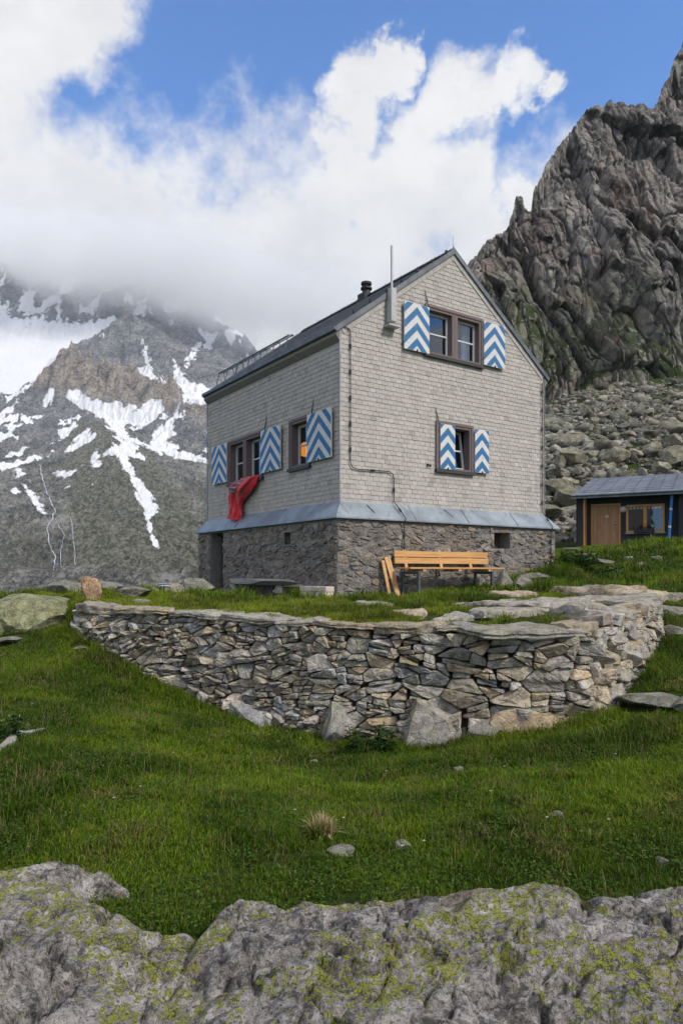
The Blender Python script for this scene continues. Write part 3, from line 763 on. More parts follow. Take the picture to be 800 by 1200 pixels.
def rubble(fn, x0, x1, z0, z1, holes, n, seed, name='rubble_wall'):
    asp = 1.75; P = poisson(x0, x1, z0, z1, n, asp, seed); random.seed(seed)
    cells = voronoi_cells(P, [(x0/asp, z0), (x1/asp, z0), (x1/asp, z1), (x0/asp, z1)])
    mb = MB()
    for q in cells:
        if len(q) < 3: continue
        q = [(u*asp, w) for u, w in q]; pcs = [q]
        for h in holes: pcs = [s for p in pcs for s in minus_rect(p, h)]
        if not pcs: continue
        for q in bsp(max(pcs, key=area), random.choice((.02, .035, .06, .1)), .35):
            q = inset(q, random.uniform(.003, .016))
            if area(q) < .0012: continue
            t = random.gauss(1, .15); w = random.choice((0, 0, .02, .08, .2)); w = 0 if random.random() < .4 else w
            mb.col = (t*(1+w), t*(1+w*.3), t*(1-w*.6))
            stone_relief(mb, q, fn, random.uniform(.004, .026), .012, .14, .009)
    return mb
BO = .2; BZ = -.25; BT = SB-.02
DOOR = (5.02, 5.80, -.05, 1.72)
VL = (1.56, 1.84, 2.29-Z0, 2.56-Z0); VR = (4.18, 4.72, 2.24-Z0, 2.61-Z0)
brf = lambda u, w, d: (u, -BO+d, w); blf = lambda u, w, d: (-BO+d, u, w)
core = MB()
wall_cells(core, brf, 0, 0, 0, 0, [VR], [(-BO, BZ-.6), (W+BO, BZ-.6), (W+BO, BT), (-BO, BT)], 0, .35)
wall_cells(core, blf, 0, 0, 0, 0, [VL, DOOR], [(-BO+.352, BZ-.6), (L_+BO, BZ-.6), (L_+BO, BT), (-BO+.352, BT)], 0, .35)
core.box(W+BO-.35, W+BO, -BO+.355, L_+BO, BZ-.6, BT); core.box(-BO+.36, W+BO-.36, L_+BO-.3, L_+BO, BZ-.6, BT)
base = core.build('stone_base', M['mortar'], hut)
for mbx in (rubble(brf, -BO, W+BO, BZ, BT-.03, [VR], 300, 11), rubble(blf, -BO, L_+BO, BZ, BT-.03, [VL, DOOR], 310, 12)): mbx.build('rubble_face', M['rubble'], base)
mb = MB(); mb.prism([(DOOR[0], DOOR[2]-.3), (DOOR[1], DOOR[2]-.3), (DOOR[1], DOOR[3]), (DOOR[0], DOOR[3])], blf, .30, .34); mb.build('door', M['interior'], base)
mb = MB(); mb.prism([(VR[0]-.0, VR[2]), (VR[1], VR[2]), (VR[1], VR[3]), (VR[0], VR[3])], brf, .32, .34)
mb.prism([(VL[0], VL[2]), (VL[1], VL[2]), (VL[1], VL[3]), (VL[0], VL[3])], blf, .1, .12); mb.split('vent', M['dark_earth'], base)
mb = MB(); a, b, c, e = VL; w = .03
for q in ((a-w, a, c-w, e+w), (b, b+w, c-w, e+w), (a, b, e, e+w), (a, b, c-w, c)): mb.prism([(q[0], q[2]), (q[1], q[2]), (q[1], q[3]), (q[0], q[3])], blf, -.035, .05)
mb.build('vent_frame', M['mortar'], base)
# ---------------- red cloth hanging from the side window
mb = MB()
rows = []
ctr = [((3.2, 4.0), (3.42, 3.93), -.10), ((3.3, 3.97), (4.25, 3.97), -.14), ((3.38, 3.8), (4.5, 3.95), -.24), ((3.6, 3.62), (4.75, 3.86), -.3), ((3.95, 3.5), (4.75, 3.78), -.2), ((4.12, 3.38), (4.8, 3.62), -.15),
       ((4.15, 3.28), (4.82, 3.46), -.12), ((4.12, 3.18), (4.84, 3.3), -.11), ((4.15, 3.06), (4.88, 3.16), -.12), ((4.2, 2.96), (4.92, 3.08), -.14)]
ctr = [((3.2, 4.0), (4.3, 4.03), -.03)]+ctr[1:]
m_, n_ = 40, 26
V = []; Cc = []
for i in range(m_):
    f_ = i/(m_-1)*(len(ctr)-1); k = min(int(f_), len(ctr)-2); t_ = f_-k
    A = [ctr[k][0][q]*(1-t_)+ctr[k+1][0][q]*t_ for q in (0, 1)]; B = [ctr[k][1][q]*(1-t_)+ctr[k+1][1][q]*t_ for q in (0, 1)]; dd = ctr[k][2]*(1-t_)+ctr[k+1][2]*t_
    for j in range(n_):
        s = j/(n_-1); fold = .03*math.sin(s*15+i*.16)+.014*math.sin(s*31-i*.2)+.008*math.sin(i*.9+s*4)
        V.append((-.05+dd*(math.sin(math.pi*min(max(s, .02), .98))**.5)*1.-.02+fold*min(1, i/5), A[0]+(B[0]-A[0])*s, A[1]+(B[1]-A[1])*s-Z0+fold*.3))
        red = (.75, .012, .022); 
        if s > .93 and i > 22: red = (.7, .66, .64)
        if i < 17 and i > 3 and .42 < s < .58: red = (.05, .06, .09) if (i % 3) else (.3, .45, .62)
        if i < 18 and .12 < s < .2: red = (.05, .01, .012)
        Cc.append(red)
V = np.array(V); Fc = grid_faces(m_, n_)
me = np_mesh('red_cloth', [tuple(v) for v in V], Fc); vcol(me, Cc)
t = NT('red nylon'); t.fin(t.attr(), .62, t.bump(t.noise(16, 4, .6), .035)); t.b.inputs['Sheen Weight'].default_value = .3; M['red'] = t.m
cl = link_mesh('red_cloth', me, M['red'], smooth=True); cl.location = hut.location; cl.rotation_euler = hut.rotation_euler
sd = cl.modifiers.new('solid', 'SOLIDIFY'); sd.thickness = .012
tag(cl, 'crumpled red sleeping bag hanging out over the sill of the side window', 'sleeping bag')
# ---------------- bench, planks, stone bench, blocks
def bench():
    zb_ = 1.21; o = lw(1.3, -.6, zb_); b = empty('bench', (o[0], o[1], zb_), hut.rotation_euler[2], label='new orange timber bench on grey steel legs before the hut wall', cat='bench')
    for y in (-.31, -.15, .01):
        mb = MB(); mb.box(-.24, 2.46, y, y+.14, .545, .58); mb.build('seat_board', M['larch'], b, bevel=.006)
    for z in (.66, .80):
        mb = MB(); y = .27+(z-.6)*.12; mb.box(-.16, 2.56, y, y+.035, z, z+.125); mb.build('backrest_board', M['larch'], b, bevel=.006)
    for x in (.14, 1.12, 2.0):
        mb = MB(); mb.beam((x, .26, .50), (x, .365, .95), .075, .04, up=(0, 1, 0)); mb.box(x-.04, x+.04, -.30, .27, .495, .543); mb.build('brace', M['larch'], b, bevel=.004)
    for x in (.03, 2.12):
        for y in (-.25, .25):
            mb = MB(); mb.box(x-.028, x+.028, y-.028, y+.028, -.2, .50); mb.build('leg', M['steel'], b, bevel=.004)
        mb = MB(); mb.box(x-.025, x+.025, -.22, .22, .44, .494); mb.build('cross_bar', M['steel'], b)
    return b
bench()
for k, (xt, xb, zt, yb, wd, lab) in enumerate(((.86, .93, 1.93, -.44, .07, 'shortest leftmost plank of the three leaning against the hut wall left of the bench'), (.94, 1.08, 2.0, -.52, .085, 'wide middle plank of the three leaning against the hut wall left of the bench'), (1.02, 1.15, 2.01, -.48, .045, 'narrow plank nearest the bench among the three leaning on the hut wall'))):
    mb = MB(); a = lw(xb, yb, 1.15); c = lw(xt, -.27, zt)
    mb.beam(a, c, wd, .03, up=(.5, -1, .3)); o = mb.build('plank', M['larch'], None, bevel=.004); tag(o, lab, 'plank', 'planks leaning by the bench')
# ---------------- rocks
def ico(sub):
    bm = bmesh.new(); bmesh.ops.create_icosphere(bm, subdivisions=sub, radius=1)
    V = np.array([v.co[:] for v in bm.verts]); Fc = np.array([[v.index for v in f.verts] for f in bm.faces]); bm.free(); return V, Fc
ICO = {k: ico(k) for k in (1, 2, 3, 4, 5)}
def rock_verts(sub, seed, planes=24, dmin=.5, dmax=.82, rough=.03, flat=None, detail=None):
    r = np.random.default_rng(seed); V = ICO[sub][0].copy()
    for _ in range(planes):
        n = r.normal(size=3); n /= np.linalg.norm(n); d = r.uniform(dmin, dmax)
        k = V @ n-d; V = V-np.outer(np.clip(k, 0, None), n)
    if flat: k = V[:, 2]-flat; V[:, 2] -= np.clip(k, 0, None)*.93
    if rough:
        nn = V/np.linalg.norm(V, axis=1)[:, None]
        V = V+nn*(fbm(V*1.7+seed*3.1, 4, seed)[:, None]*rough*2+(fbm(V*6+seed, 3, seed+5)[:, None]*rough*.6 if sub > 3 else 0))
    return V
def rock(name, loc, dims, rz=0, seed=1, sub=4, mat='boulder', parent=None, tilt=(0, 0), col=None, smooth=True, **k):
    V = rock_verts(sub, seed, k.pop('planes', 24), k.pop('dmin', .5), k.pop('dmax', .82), k.pop('rough', .03), k.pop('flat', None)); V = V*1.25
    V = V*np.array(dims)/2
    me = np_mesh(name, V, ICO[sub][1]); r = random.Random(seed); t_ = r.gauss(1, .08)
    c = col or (t_, t_, t_); vcol(me, np.tile(c, (len(V), 1)))
    o = link_mesh(name, me, M[mat], parent, smooth=smooth)
    o.location = loc; o.rotation_euler = (tilt[0], tilt[1], rz)
    if smooth:
        try: me.set_sharp_from_angle(angle=R(24))
        except Exception: pass
    return tag(o, **k)
sb = empty('stone_bench', lw(-.45, 2.6, 1.12), hut.rotation_euler[2], label='long grey slab bench on piled stones against the shaded hut wall', cat='stone bench')
rock('slab', (0, .05, .36), (.5, 2.7, .16), 0, 41, 4, 'grey_wood', sb, planes=6, dmin=.6, flat=.6, rough=.02)
for k, (x, y, z, a) in enumerate(((-.03, -1.0, -.02, .3), (-.05, -1.08, .14, 1.2), (.05, -.95, .24, 2), (0, 1.1, 0, .6), (.02, 1.15, .18, 1.5))):
    rock('support_stone', (x, y, z), (.42, .34, .22), a, 50+k, 3, 'wall_rock', sb)
rock('ledge_slab', (.12, -1.35, .28), (.3, .8, .09), .02, 61, 4, 'wall_rock', sb, planes=6, flat=.6, rough=.02)
rock('support_stone', (.1, -1.5, .05), (.3, .3, .5), 1., 62, 3, 'wall_rock', sb)
mb = MB(); r_ = random.Random(4)
for i in range(3):
    y = -.12
    while y < .82:
        w = r_.uniform(.16, .34); w = min(w, .86-y); t = r_.uniform(.85, 1.1); mb.col = (t, t*.97, t*.94); a = .07+i*.115
        mb.box(-.42-r_.uniform(0, .02), -.215, y, y+w-.008, a, a+.108); y += w
wb = mb.build('block_pile', M['lime'], None, bevel=.012); wb.location = hut.location; wb.rotation_euler = hut.rotation_euler
tag(wb, 'low stack of flaking whitewashed blocks at the corner of the hut base', 'stone blocks')
# ================================================================== DRY STONE WALL
wc = np.array([(x, y) for x, y, z in wtop]); wcz = np.array([z for x, y, z in wtop]); wbz = np.array([z for x, y, z in wbas])
# smooth the curve
def resample(P, Z1, Z2, n=160):
    t = np.r_[0, np.cumsum(np.hypot(*np.diff(P, axis=0).T))]; u = np.linspace(0, t[-1], n)
    k = 9; ker = np.ones(k)/k
    sm = lambda a: np.convolve(np.pad(np.interp(u, t, a), k//2, mode='edge'), ker, 'valid')
    X, Y = sm(P[:, 0]), sm(P[:, 1]); s = np.r_[0, np.cumsum(np.hypot(np.diff(X), np.diff(Y)))]
    return s, X, Y, sm(Z1), sm(Z2)
ws, wx, wy, wzt, wzb = resample(wc, wcz, wbz)
WL = ws[-1]
wtx, wty = np.gradient(wx, ws), np.gradient(wy, ws)
ip = lambda s, a: float(np.interp(s, ws, a))
def wfn(s, h, d):      # s along, h absolute height, d depth into wall (+ = away from viewer); face leans back a little
    tx, ty = ip(s, wtx), ip(s, wty); l = math.hypot(tx, ty); nx, ny = -ty/l, tx/l
    d = d-.0+(h-ip(s, wzb))*.10
    return (ip(s, wx)+nx*d, ip(s, wy)+ny*d-.12*0, h)
wall = empty('stone_wall', (float(wx[80]), float(wy[80]), float(wzb[80])), label='long curved dry stone retaining wall of loose grey slabs below the hut', cat='stone wall')
wo = wall.location
# cells
asp = 2.0; r = np.random.default_rng(5); cand = []
zlo, zhi = -.75, 1.25
P = []
cell = {}
def okp(u, w, d):
    i, j = int(u/.2), int((w+2)/.2)
    for a in (-1, 0, 1):
        for b in (-1, 0, 1):
            for q in cell.get((i+a, j+b), ()):
                if (q[0]-u)**2+(q[1]-w)**2 < (d+q[2])**2/4: return False
    return True
mb = MB(); random.seed(21)
# boulders set into the wall foot: (px, py, width, height, seed, tint)
def wall_s(px):        # arc position whose point projects to px
    pr = wx/wy*F+400; i = int(np.argmin(np.abs(pr-px)+ (ws > 9.2)*500)); return ws[i]
BB = [(505, 850, .82, .58, 3, (.95, .95, .95), .15), (628, 852, .78, .36, 14, (1.15, .95, .75), 0), (397, 850, .42, .46, 25, (.85, .88, .95), -.2), (298, 832, .85, .28, 36, (.85, .9, 1.), .32), (575, 850, .42, .34, 47, (.8, .8, .85), 0)]
MAC = []
cell = {}
for k in range(9000):
    s = r.uniform(-.1, WL+.1); lo = ip(s, wzb)-.35; hi = ip(s, wzt)
    w = r.uniform(zlo, zhi)
    if w < lo or w > hi: continue
    big_ = float(sstep(3.0, 7.0, s)); d = r.choice([.2, .26, .34])*(.8+.35*big_)
    if okp(s/1.5, w, d*.75): cell.setdefault((int(s/1.5/.2), int((w+2)/.2)), []).append((s/1.5, w, d*.75)); MAC.append((s/1.5, w))
for q0 in voronoi_cells(MAC, [(-.05, zlo-.2), (WL/1.5+.05, zlo-.2), (WL/1.5+.05, zhi+.2), (-.05, zhi+.2)]):
    if len(q0) < 3: continue
    q0 = [(a*1.5, b) for a, b in q0]; s0 = sum(p[0] for p in q0)/len(q0); big_ = float(sstep(3.0, 7.0, s0))
    th0 = random.choice((0, 0, 0, 0, .1, -.12, .2, -.25, .5)); ca, sa = math.cos(th0), math.sin(th0); c0 = (s0, sum(p[1] for p in q0)/len(q0))
    rot = [(c0[0]+(x-c0[0])*ca+(y-c0[1])*sa, c0[1]-(x-c0[0])*sa+(y-c0[1])*ca) for x, y in q0]
    for qq in bsp(rot, random.choice((.010, .016, .026, .042))*(.85+.9*big_), .2):
        q = [(c0[0]+(x-c0[0])*ca-(y-c0[1])*sa, c0[1]+(x-c0[0])*sa+(y-c0[1])*ca) for x, y in qq]
        if len(q) < 3: continue
        sc_ = sum(p[0] for p in q)/len(q)
        q = clip(q, 0, 1, ip(min(max(sc_, 0), WL), wzt)-.05); q = clip(q, 0, -1, -(ip(sc_, wzb)-.45)); q = clip(clip(q, -1, 0, .1), 1, 0, WL+.1)
        if len(q) < 3: continue
        q = inset(q, random.uniform(.001, .006))
        if len(q) < 3 or area(q) < .0009: continue
        pe = sum(math.hypot(q[i][0]-q[i-1][0], q[i][1]-q[i-1][1]) for i in range(len(q)))
        if 12.57*area(q)/pe**2 < .40:      # no splinters: cut the thin ends off
            xs_ = sorted(p[0] for p in q); q = clip(clip(q, 1, 0, xs_[0]+(xs_[-1]-xs_[0])*.8), -1, 0, -(xs_[0]+(xs_[-1]-xs_[0])*.15))
            if len(q) < 3 or area(q) < .0012: continue
        cx = sum(p[0] for p in q)/len(q); cy = sum(p[1] for p in q)/len(q); a = random.gauss(0, .05); cb, sb2 = math.cos(a), math.sin(a)
        q = [(cx+(x-cx)*cb-(y-cy)*sb2, cy+(x-cx)*sb2+(y-cy)*cb) for x, y in q]
        t = random.gauss(1.08, .2); t = max(.6, min(1.6, t)); k = random.random(); w_ = .0 if k < .5 else random.uniform(.02, .2)
        if k > .93: w_ = -.08
        mb.col = (t*(1+w_*.8), t, t*(1-w_*1.1))
        stone_relief(mb, q, lambda u, w, d: (lambda p: (p[0]-wo[0], p[1]-wo[1], p[2]-wo[2]))(wfn(min(max(u, 0), WL), w, d)), random.uniform(.02, .10), .16, .35, .014)
body = mb.build('stonework', M['wall_rock'], wall, fixn=True)
# dark earth core behind the stones
mb = MB(); n = len(ws)
vs = []; 
for i in range(n):
    for h, d in ((wzb[i]-.6, .10), (wzt[i]-.03, .10), (wzt[i]-.045, .5), (wzb[i]-.6, .5)):
        p = wfn(ws[i], float(h), d); vs.append((p[0]-wo[0], p[1]-wo[1], p[2]-wo[2]))
fs = [(4*i+k, 4*i+(k+1) % 4, 4*i+4+(k+1) % 4, 4*i+4+k) for i in range(n-1) for k in range(4)]+[(0, 1, 2, 3), (4*n-1, 4*n-2, 4*n-3, 4*n-4)]
mb.add(vs, fs); mb.build('core', M['dark_earth'], wall)
for px, py, w, h, sd_, c, tl in BB:
    s = wall_s(px); x, y, z = wfn(s, ip(s, wzb)+h*.30, -.03)
    ang = math.atan2(ip(s, wty), ip(s, wtx))
    rock('base_boulder', (x-wo[0], y-wo[1], z-wo[2]), (w*1.12, .5, h*1.25), ang, sd_, 5, 'wall_rock', wall, tilt=(0, tl), col=c, planes=30, dmin=.5, rough=.03)
# capstones: flat slabs
def slab(name, x, y, z, lx, ly, th, rz, seed, parent=None, mat='wall_rock', tilt=(0, 0), col=None, **k):
    r = random.Random(seed); n = 16; out = []
    box_ = [(-lx/2, -ly/2), (lx/2, -ly/2), (lx/2, ly/2), (-lx/2, ly/2)]
    for _ in range(9):
        a = r.uniform(0, 6.283); e = math.hypot(math.cos(a)*lx/2, math.sin(a)*ly/2)
        nx_, ny_ = math.cos(a)/lx, math.sin(a)/ly; l_ = math.hypot(nx_, ny_); nx_, ny_ = nx_/l_, ny_/l_
        sup = math.hypot(nx_*lx/2, ny_*ly/2); box_ = clip(box_, nx_, ny_, sup*r.uniform(.93, 1.12))
    per = [math.hypot(box_[(i+1) % len(box_)][0]-box_[i][0], box_[(i+1) % len(box_)][1]-box_[i][1]) for i in range(len(box_))]
    for i in range(n):
        d_ = sum(per)*i/n; k_ = 0
        while d_ > per[k_]: d_ -= per[k_]; k_ = (k_+1) % len(per)
        a_, b_ = box_[k_], box_[(k_+1) % len(box_)]; t_ = d_/per[k_]; j_ = .02
        out.append((a_[0]+(b_[0]-a_[0])*t_+r.uniform(-j_, j_), a_[1]+(b_[1]-a_[1])*t_+r.uniform(-j_, j_)))
    m = 9; rings = [(.93, -.5), (.99, -.3), (.96, -.08), (1.0, .12), (.975, .42), (.95, .5), (.75, .5), (.5, .5), (.25, .5)]
    pts = []
    for (sc, hz) in rings:
        for i in range(n):
            for k2 in range(3):
                a, b = out[i], out[(i+1) % n]; t = k2/3; pts.append(((a[0]*(1-t)+b[0]*t)*sc, (a[1]*(1-t)+b[1]*t)*sc, hz*th))
    N_ = n*3; V = np.array(pts+[(0, 0, .5*th)]); 
    nz = fbm(V*np.array([3.5, 3.5, 16])+seed*7, 4, seed); rr = V.copy()
    rr[:, :2] += (V[:, :2]/np.maximum(np.linalg.norm(V[:, :2], axis=1), 1e-3)[:, None])*(fbm(V*np.array([9, 9, 30.])+seed*5, 3, seed+8)*.035)[:, None]; rr[:, :2] *= 1+(nz*.06)[:, None]; rr[:, 2] += fbm(V*np.array([1.8, 1.8, 2])+seed*3, 5, seed+3)*th*.8+(fbm(V*9+seed, 3, seed)*.02)
    F4 = np.array([(k3*N_+i, k3*N_+(i+1) % N_, (k3+1)*N_+(i+1) % N_, (k3+1)*N_+i) for k3 in range(len(rings)-1) for i in range(N_)])
    F3 = np.array([((len(rings)-1)*N_+i, (len(rings)-1)*N_+(i+1) % N_, len(V)-1) for i in range(N_)])
    me = np_mesh(name, rr, [F4, F3]); t = r.gauss(1, .1); w = r.choice((0, 0, .06, .12)); c = col or (t*(1+w), t, t*(1-w)); vcol(me, np.tile(c, (len(rr), 1)))
    o = link_mesh(name, me, M[mat], parent, smooth=True)
    try: me.set_sharp_from_angle(angle=R(35))
    except Exception: pass
    p = parent.location if parent else (0, 0, 0)
    o.location = (x-p[0], y-p[1], z-p[2]); o.rotation_euler = (tilt[0], tilt[1], rz); return tag(o, **k)
# (px0, px1, thickness, depth)
CAPS = [(88, 128, .11, .5), (120, 192, .09, .55), (185, 235, .06, .5), (222, 268, .08, .55), (258, 330, .08, .6), (322, 372, .06, .5), (362, 440, .07, .55), (430, 520, .12, .55), (508, 548, .09, .5), (536, 690, .11, .75)]
for i, (a, b, th_, dp) in enumerate(CAPS):
    s0, s1 = wall_s(a), wall_s(b); s = (s0+s1)/2; x, y, z = wfn(s, ip(s, wzt)-.02, .14)
    slab('capstone', x, y, z, (s1-s0)*1.06, dp, th_, math.atan2(wty[np.argmin(abs(ws-s1))]+wty[np.argmin(abs(ws-s0))], wtx[np.argmin(abs(ws-s1))]+wtx[np.argmin(abs(ws-s0))]), 100+i, wall, tilt=(R(random.uniform(-3, 6)), R(random.uniform(-3, 3))))
s = wall_s(690)+.1; k = 0
while s < WL:
    x, y, z = wfn(s, ip(s, wzt)-.0, .16); l = random.uniform(.35, .6)
    slab('capstone', x, y, z, l, .5, random.uniform(.08, .16), math.atan2(ip(s, wty), ip(s, wtx))+random.uniform(-.3, .3), 140+k, wall, tilt=(R(random.uniform(-6, 6)), R(random.uniform(-6, 6)))); s += l*.8; k += 1
# stones of the end bulging out past the corner
for k, (px, py, Y, dx, dy, dz, a) in enumerate(((735, 745, 9.0, .55, .5, .3, .9), (722, 790, 8.5, .5, .45, .26, .5), (745, 722, 9.6, .8, .5, .22, 1.1), (742, 765, 9.1, .5, .42, .34, .7), (712, 812, 8.3, .5, .4, .2, .4), (705, 838, 8.1, .55, .4, .2, .2), (700, 770, 8.2, .42, .4, .2, .3), (728, 770, 8.8, .4, .4, .3, .6), (715, 752, 8.5, .5, .4, .2, .4), (757, 740, 9.9, .45, .5, .3, 1.2))):
    x, y, z = at(px, py, Y+.15); rock('end_boulder', (x-wo[0], y-wo[1], z-wo[2]), (dx, dy, dz), a, 300+k, 4, 'wall_rock', wall, tilt=(random.uniform(-.2, .2), random.uniform(-.25, .25)), planes=26, dmin=.45)
# ================================================================== LOOSE ROCKS ON THE TERRACE AND MEADOW
GP = 'grey rocks on and around the terrace'
def gr(px, py, dims, rz, seed, label, sub=4, sink=.3, Y=None, mat='boulder', cat='rock', name='rock', slabby=False, **k):
    # find the ground point under this pixel
    if Y is None:
        Ys = np.linspace(3, 45, 1500); r_ = (px-400)/F; z = gh(r_*Ys, Ys); pyg = H-(z-1.7)/Ys*F
        hit = np.where(pyg <= py)[0]; Y = float(Ys[hit[0]]) if len(hit) else 13.
    x = (px-400)/F*Y; z = gz(x, Y); EX.append((x, Y, max(dims[0], dims[1])*.42))
    if slabby: return slab(name, x, Y, z+dims[2]*(.5-sink), *dims, rz, seed, None, mat, label=label, cat=cat, **k)
    return rock(name, (x, Y, z+dims[2]*(.5-sink)), dims, rz, seed, sub, mat, label=label, cat=cat, **k)
EX = []
gr(41, 722, (1.35, 1.5, .75), .2, 401, 'large rounded boulder covered in yellow green lichen left of the wall', 5, .42, Y=11.6, name='lichen_boulder', cat='boulder', planes=16, dmin=.72, dmax=.95, rough=.05, col=(1.05, 1.1, .75))
gr(-30, 735, (1.1, 1.3, .7), .9, 402, 'lichened boulder cut off by the left edge of the photo', 5, .4, Y=11.0, name='lichen_boulder', cat='boulder', planes=16, dmin=.72, dmax=.95, rough=.05, col=(1, 1.05, .8))
o = rock('standing_stone', (at(107, 690, 11.2)[0], 11.2, gz(at(107, 690, 11.2)[0], 11.2)+.2), (.30, .26, .62), .4, 405, 5, 'brown_rock', planes=22, dmin=.6, rough=.03, label='upright rust brown stone standing at the left end of the wall', cat='standing stone'); EX.append((o.location.x, o.location.y, .2))
# painted waymark rock
pr = empty('painted_rock', at(207, 692, 15.5), 0, label='pale waymark rock with a blue and white painted stripe beyond the terrace grass', cat='waymark rock')
rock('boulder', (-.15, 0, -.02), (.62, .5, .42), .2, 411, 4, 'boulder', pr, flat=.7, dmin=.65, col=(1.5, 1.4, 1.3))
rock('boulder', (.35, .25, .05), (.9, .7, .5), .5, 412, 4, 'boulder', pr)
for dz, c in ((.05, 'white'), (.085, 'blue2')):
    mb = MB(); mb.tube([(-.40, -.20, .02+dz), (-.32, -.255, .05+dz), (-.2, -.265, .06+dz), (-.05, -.245, .05+dz)], [.008, .015, .015, .008], 6); mb.build('paint_stripe', M[c], pr)
TR = [(122, 694, (.9, .7, .34), 13.5, 'low lichened rock just behind the rusty standing stone'), (152, 698, (.8, .5, .22), 12.8, 'flat grey rock right of the rusty standing stone'), (78, 697, (.9, .8, .4), 13.2, 'yellowish rock seen between the lichen boulder and standing stone'),
      (178, 697, (.5, .4, .2), 14.5, 'small pale rock left of the painted waymark rock'), (230, 692, (.7, .6, .4), 17.5, 'dark rock beside the far left foot of the hut'), (165, 702, (.5, .4, .15), 11.8, 'thin slab lying in the grass behind the wall top')]
for k, (px, py, d, Y, lb) in enumerate(TR): gr(px, py, d, k*.7, 420+k, lb, Y=Y)
TS = [(650, 712, (1.9, 1.1, .16), 'broad flat slab in front of the bench end'), (590, 722, (1.3, .7, .14), 'flat grey slab just behind the long capstone'), (600, 700, (1.2, .8, .14), 'pale slab set in the grass right of the bench'), (480, 722, (.9, .5, .1), 'thin slab behind the middle of the wall top'),
      (672, 722, (1.1, .6, .2), 'stacked slab at the right corner of the wall top'), (720, 712, (1.5, 1.0, .2), 'wide pale slab at the right end of the terrace'), (560, 712, (.8, .45, .12), 'weathered slab in front of the bench'), (700, 697, (1.7, .8, .2), 'slab behind the rounded boulder on the terrace'),
      (440, 712, (.6, .4, .12), 'gravelly slab below the leaning planks'), (745, 700, (1.2, .6, .16), 'low slab running right from the terrace corner'), (780, 702, (1.0, .5, .14), 'slab half buried at the right edge of the terrace'), (530, 728, (1.2, .4, .1), 'long thin slab behind the wall centre')]
for k, (px, py, d, lb) in enumerate(TS): gr(px, py, d, .2+k*.37, 440+k, lb, slabby=True, name='flat_rock', cat='flat rock', mat='wall_rock')
TB = [(695, 698, (.75, .5, .34), 'rounded brownish boulder on the terrace slabs'), (612, 690, (.7, .5, .42), 'angular rock against the hut wall right of the bench'), (590, 688, (.5, .4, .5), 'upright pale rock against the hut wall behind the bench end'), (630, 680, (.8, .5, .25), 'flat rock at the foot of the hut near the right corner'),
      (782, 720, (.7, .5, .26), 'grey rock in the grass right of the wall end'), (790, 745, (.6, .4, .24), 'rounded rock low on the right grassy bank'), (766, 826, (.9, .5, .2), 'flat grey rock in grass right of the wall foot'), (708, 836, (.5, .35, .16), 'small mossy rock at the right wall foot'), (812, 830, (.6, .5, .24), 'rock at the right edge beside the wall foot'),
      (645, 600, (0, 0, 0), '')]
for k, (px, py, d, lb) in enumerate(TB):
    if d[0]: gr(px, py, d, k*.9, 460+k, lb)
TH = [(700, 660, (.9, .5, .2), 'flat stone on the green slope below the low hut'), (688, 652, (.6, .4, .16), 'stone on the slope left of the flat one'), (748, 664, (.35, .3, .16), 'small light stone on the green slope'), (720, 670, (.5, .4, .15), 'stone in tall grass below the slope'), (672, 672, (.7, .4, .2), 'grey stone at the hut right corner'), (735, 655, (.3, .25, .12), 'tiny pale stone below the low hut door'), (770, 655, (.35, .2, .12), 'small stone high on the right mound'), (680, 644, (1.6, .6, .12), 'long doorstep slab before the low hut')]
for k, (px, py, d, lb) in enumerate(TH): gr(px, py, d, k*.5, 480+k, lb, 3)
TM = [(473, 996, (.12, .09, .07), 'small white stone in the middle of the meadow'), (402, 1000, (.2, .16, .05), 'flat grey stone beside the dry tuft'), (537, 905, (.11, .1, .09), 'small grey stone in the grass below the pale boulder'), (776, 1014, (.08, .06, .06), 'tiny white stone near the right foreground rock'), (367, 894, (.12, .08, .05), 'thin pale stone below the wall'),
      (652, 956, (.13, .06, .04), 'flat little stone in the right meadow'), (12, 752, (.7, .35, .12), 'pale flat rock in grass below the lichen boulder'), (95, 761, (.35, .25, .06), 'small pale rock at the left wall foot')]
for k, (px, py, d, lb) in enumerate(TM): gr(px, py, d, k*.8, 500+k, lb, 3, cat='stone', name='small_stone')
# pale root-like rock rib in the left meadow
Yr = 6.6; pts = [at(-6, 892, 6.1), at(8, 884, 6.3), at(20, 868, 6.7), at(30, 866, 6.75), at(52, 856, 7.0)]
mb = MB(); mb.tube([(x, y, gz(x, y)+.02) for x, y, z in pts], [.03, .05, .05, .03, .015], 8); o = mb.build('dead_branch', M['grey_wood'], None, smooth=True); tag(o, 'bleached dead branch lying in the left meadow', 'branch')
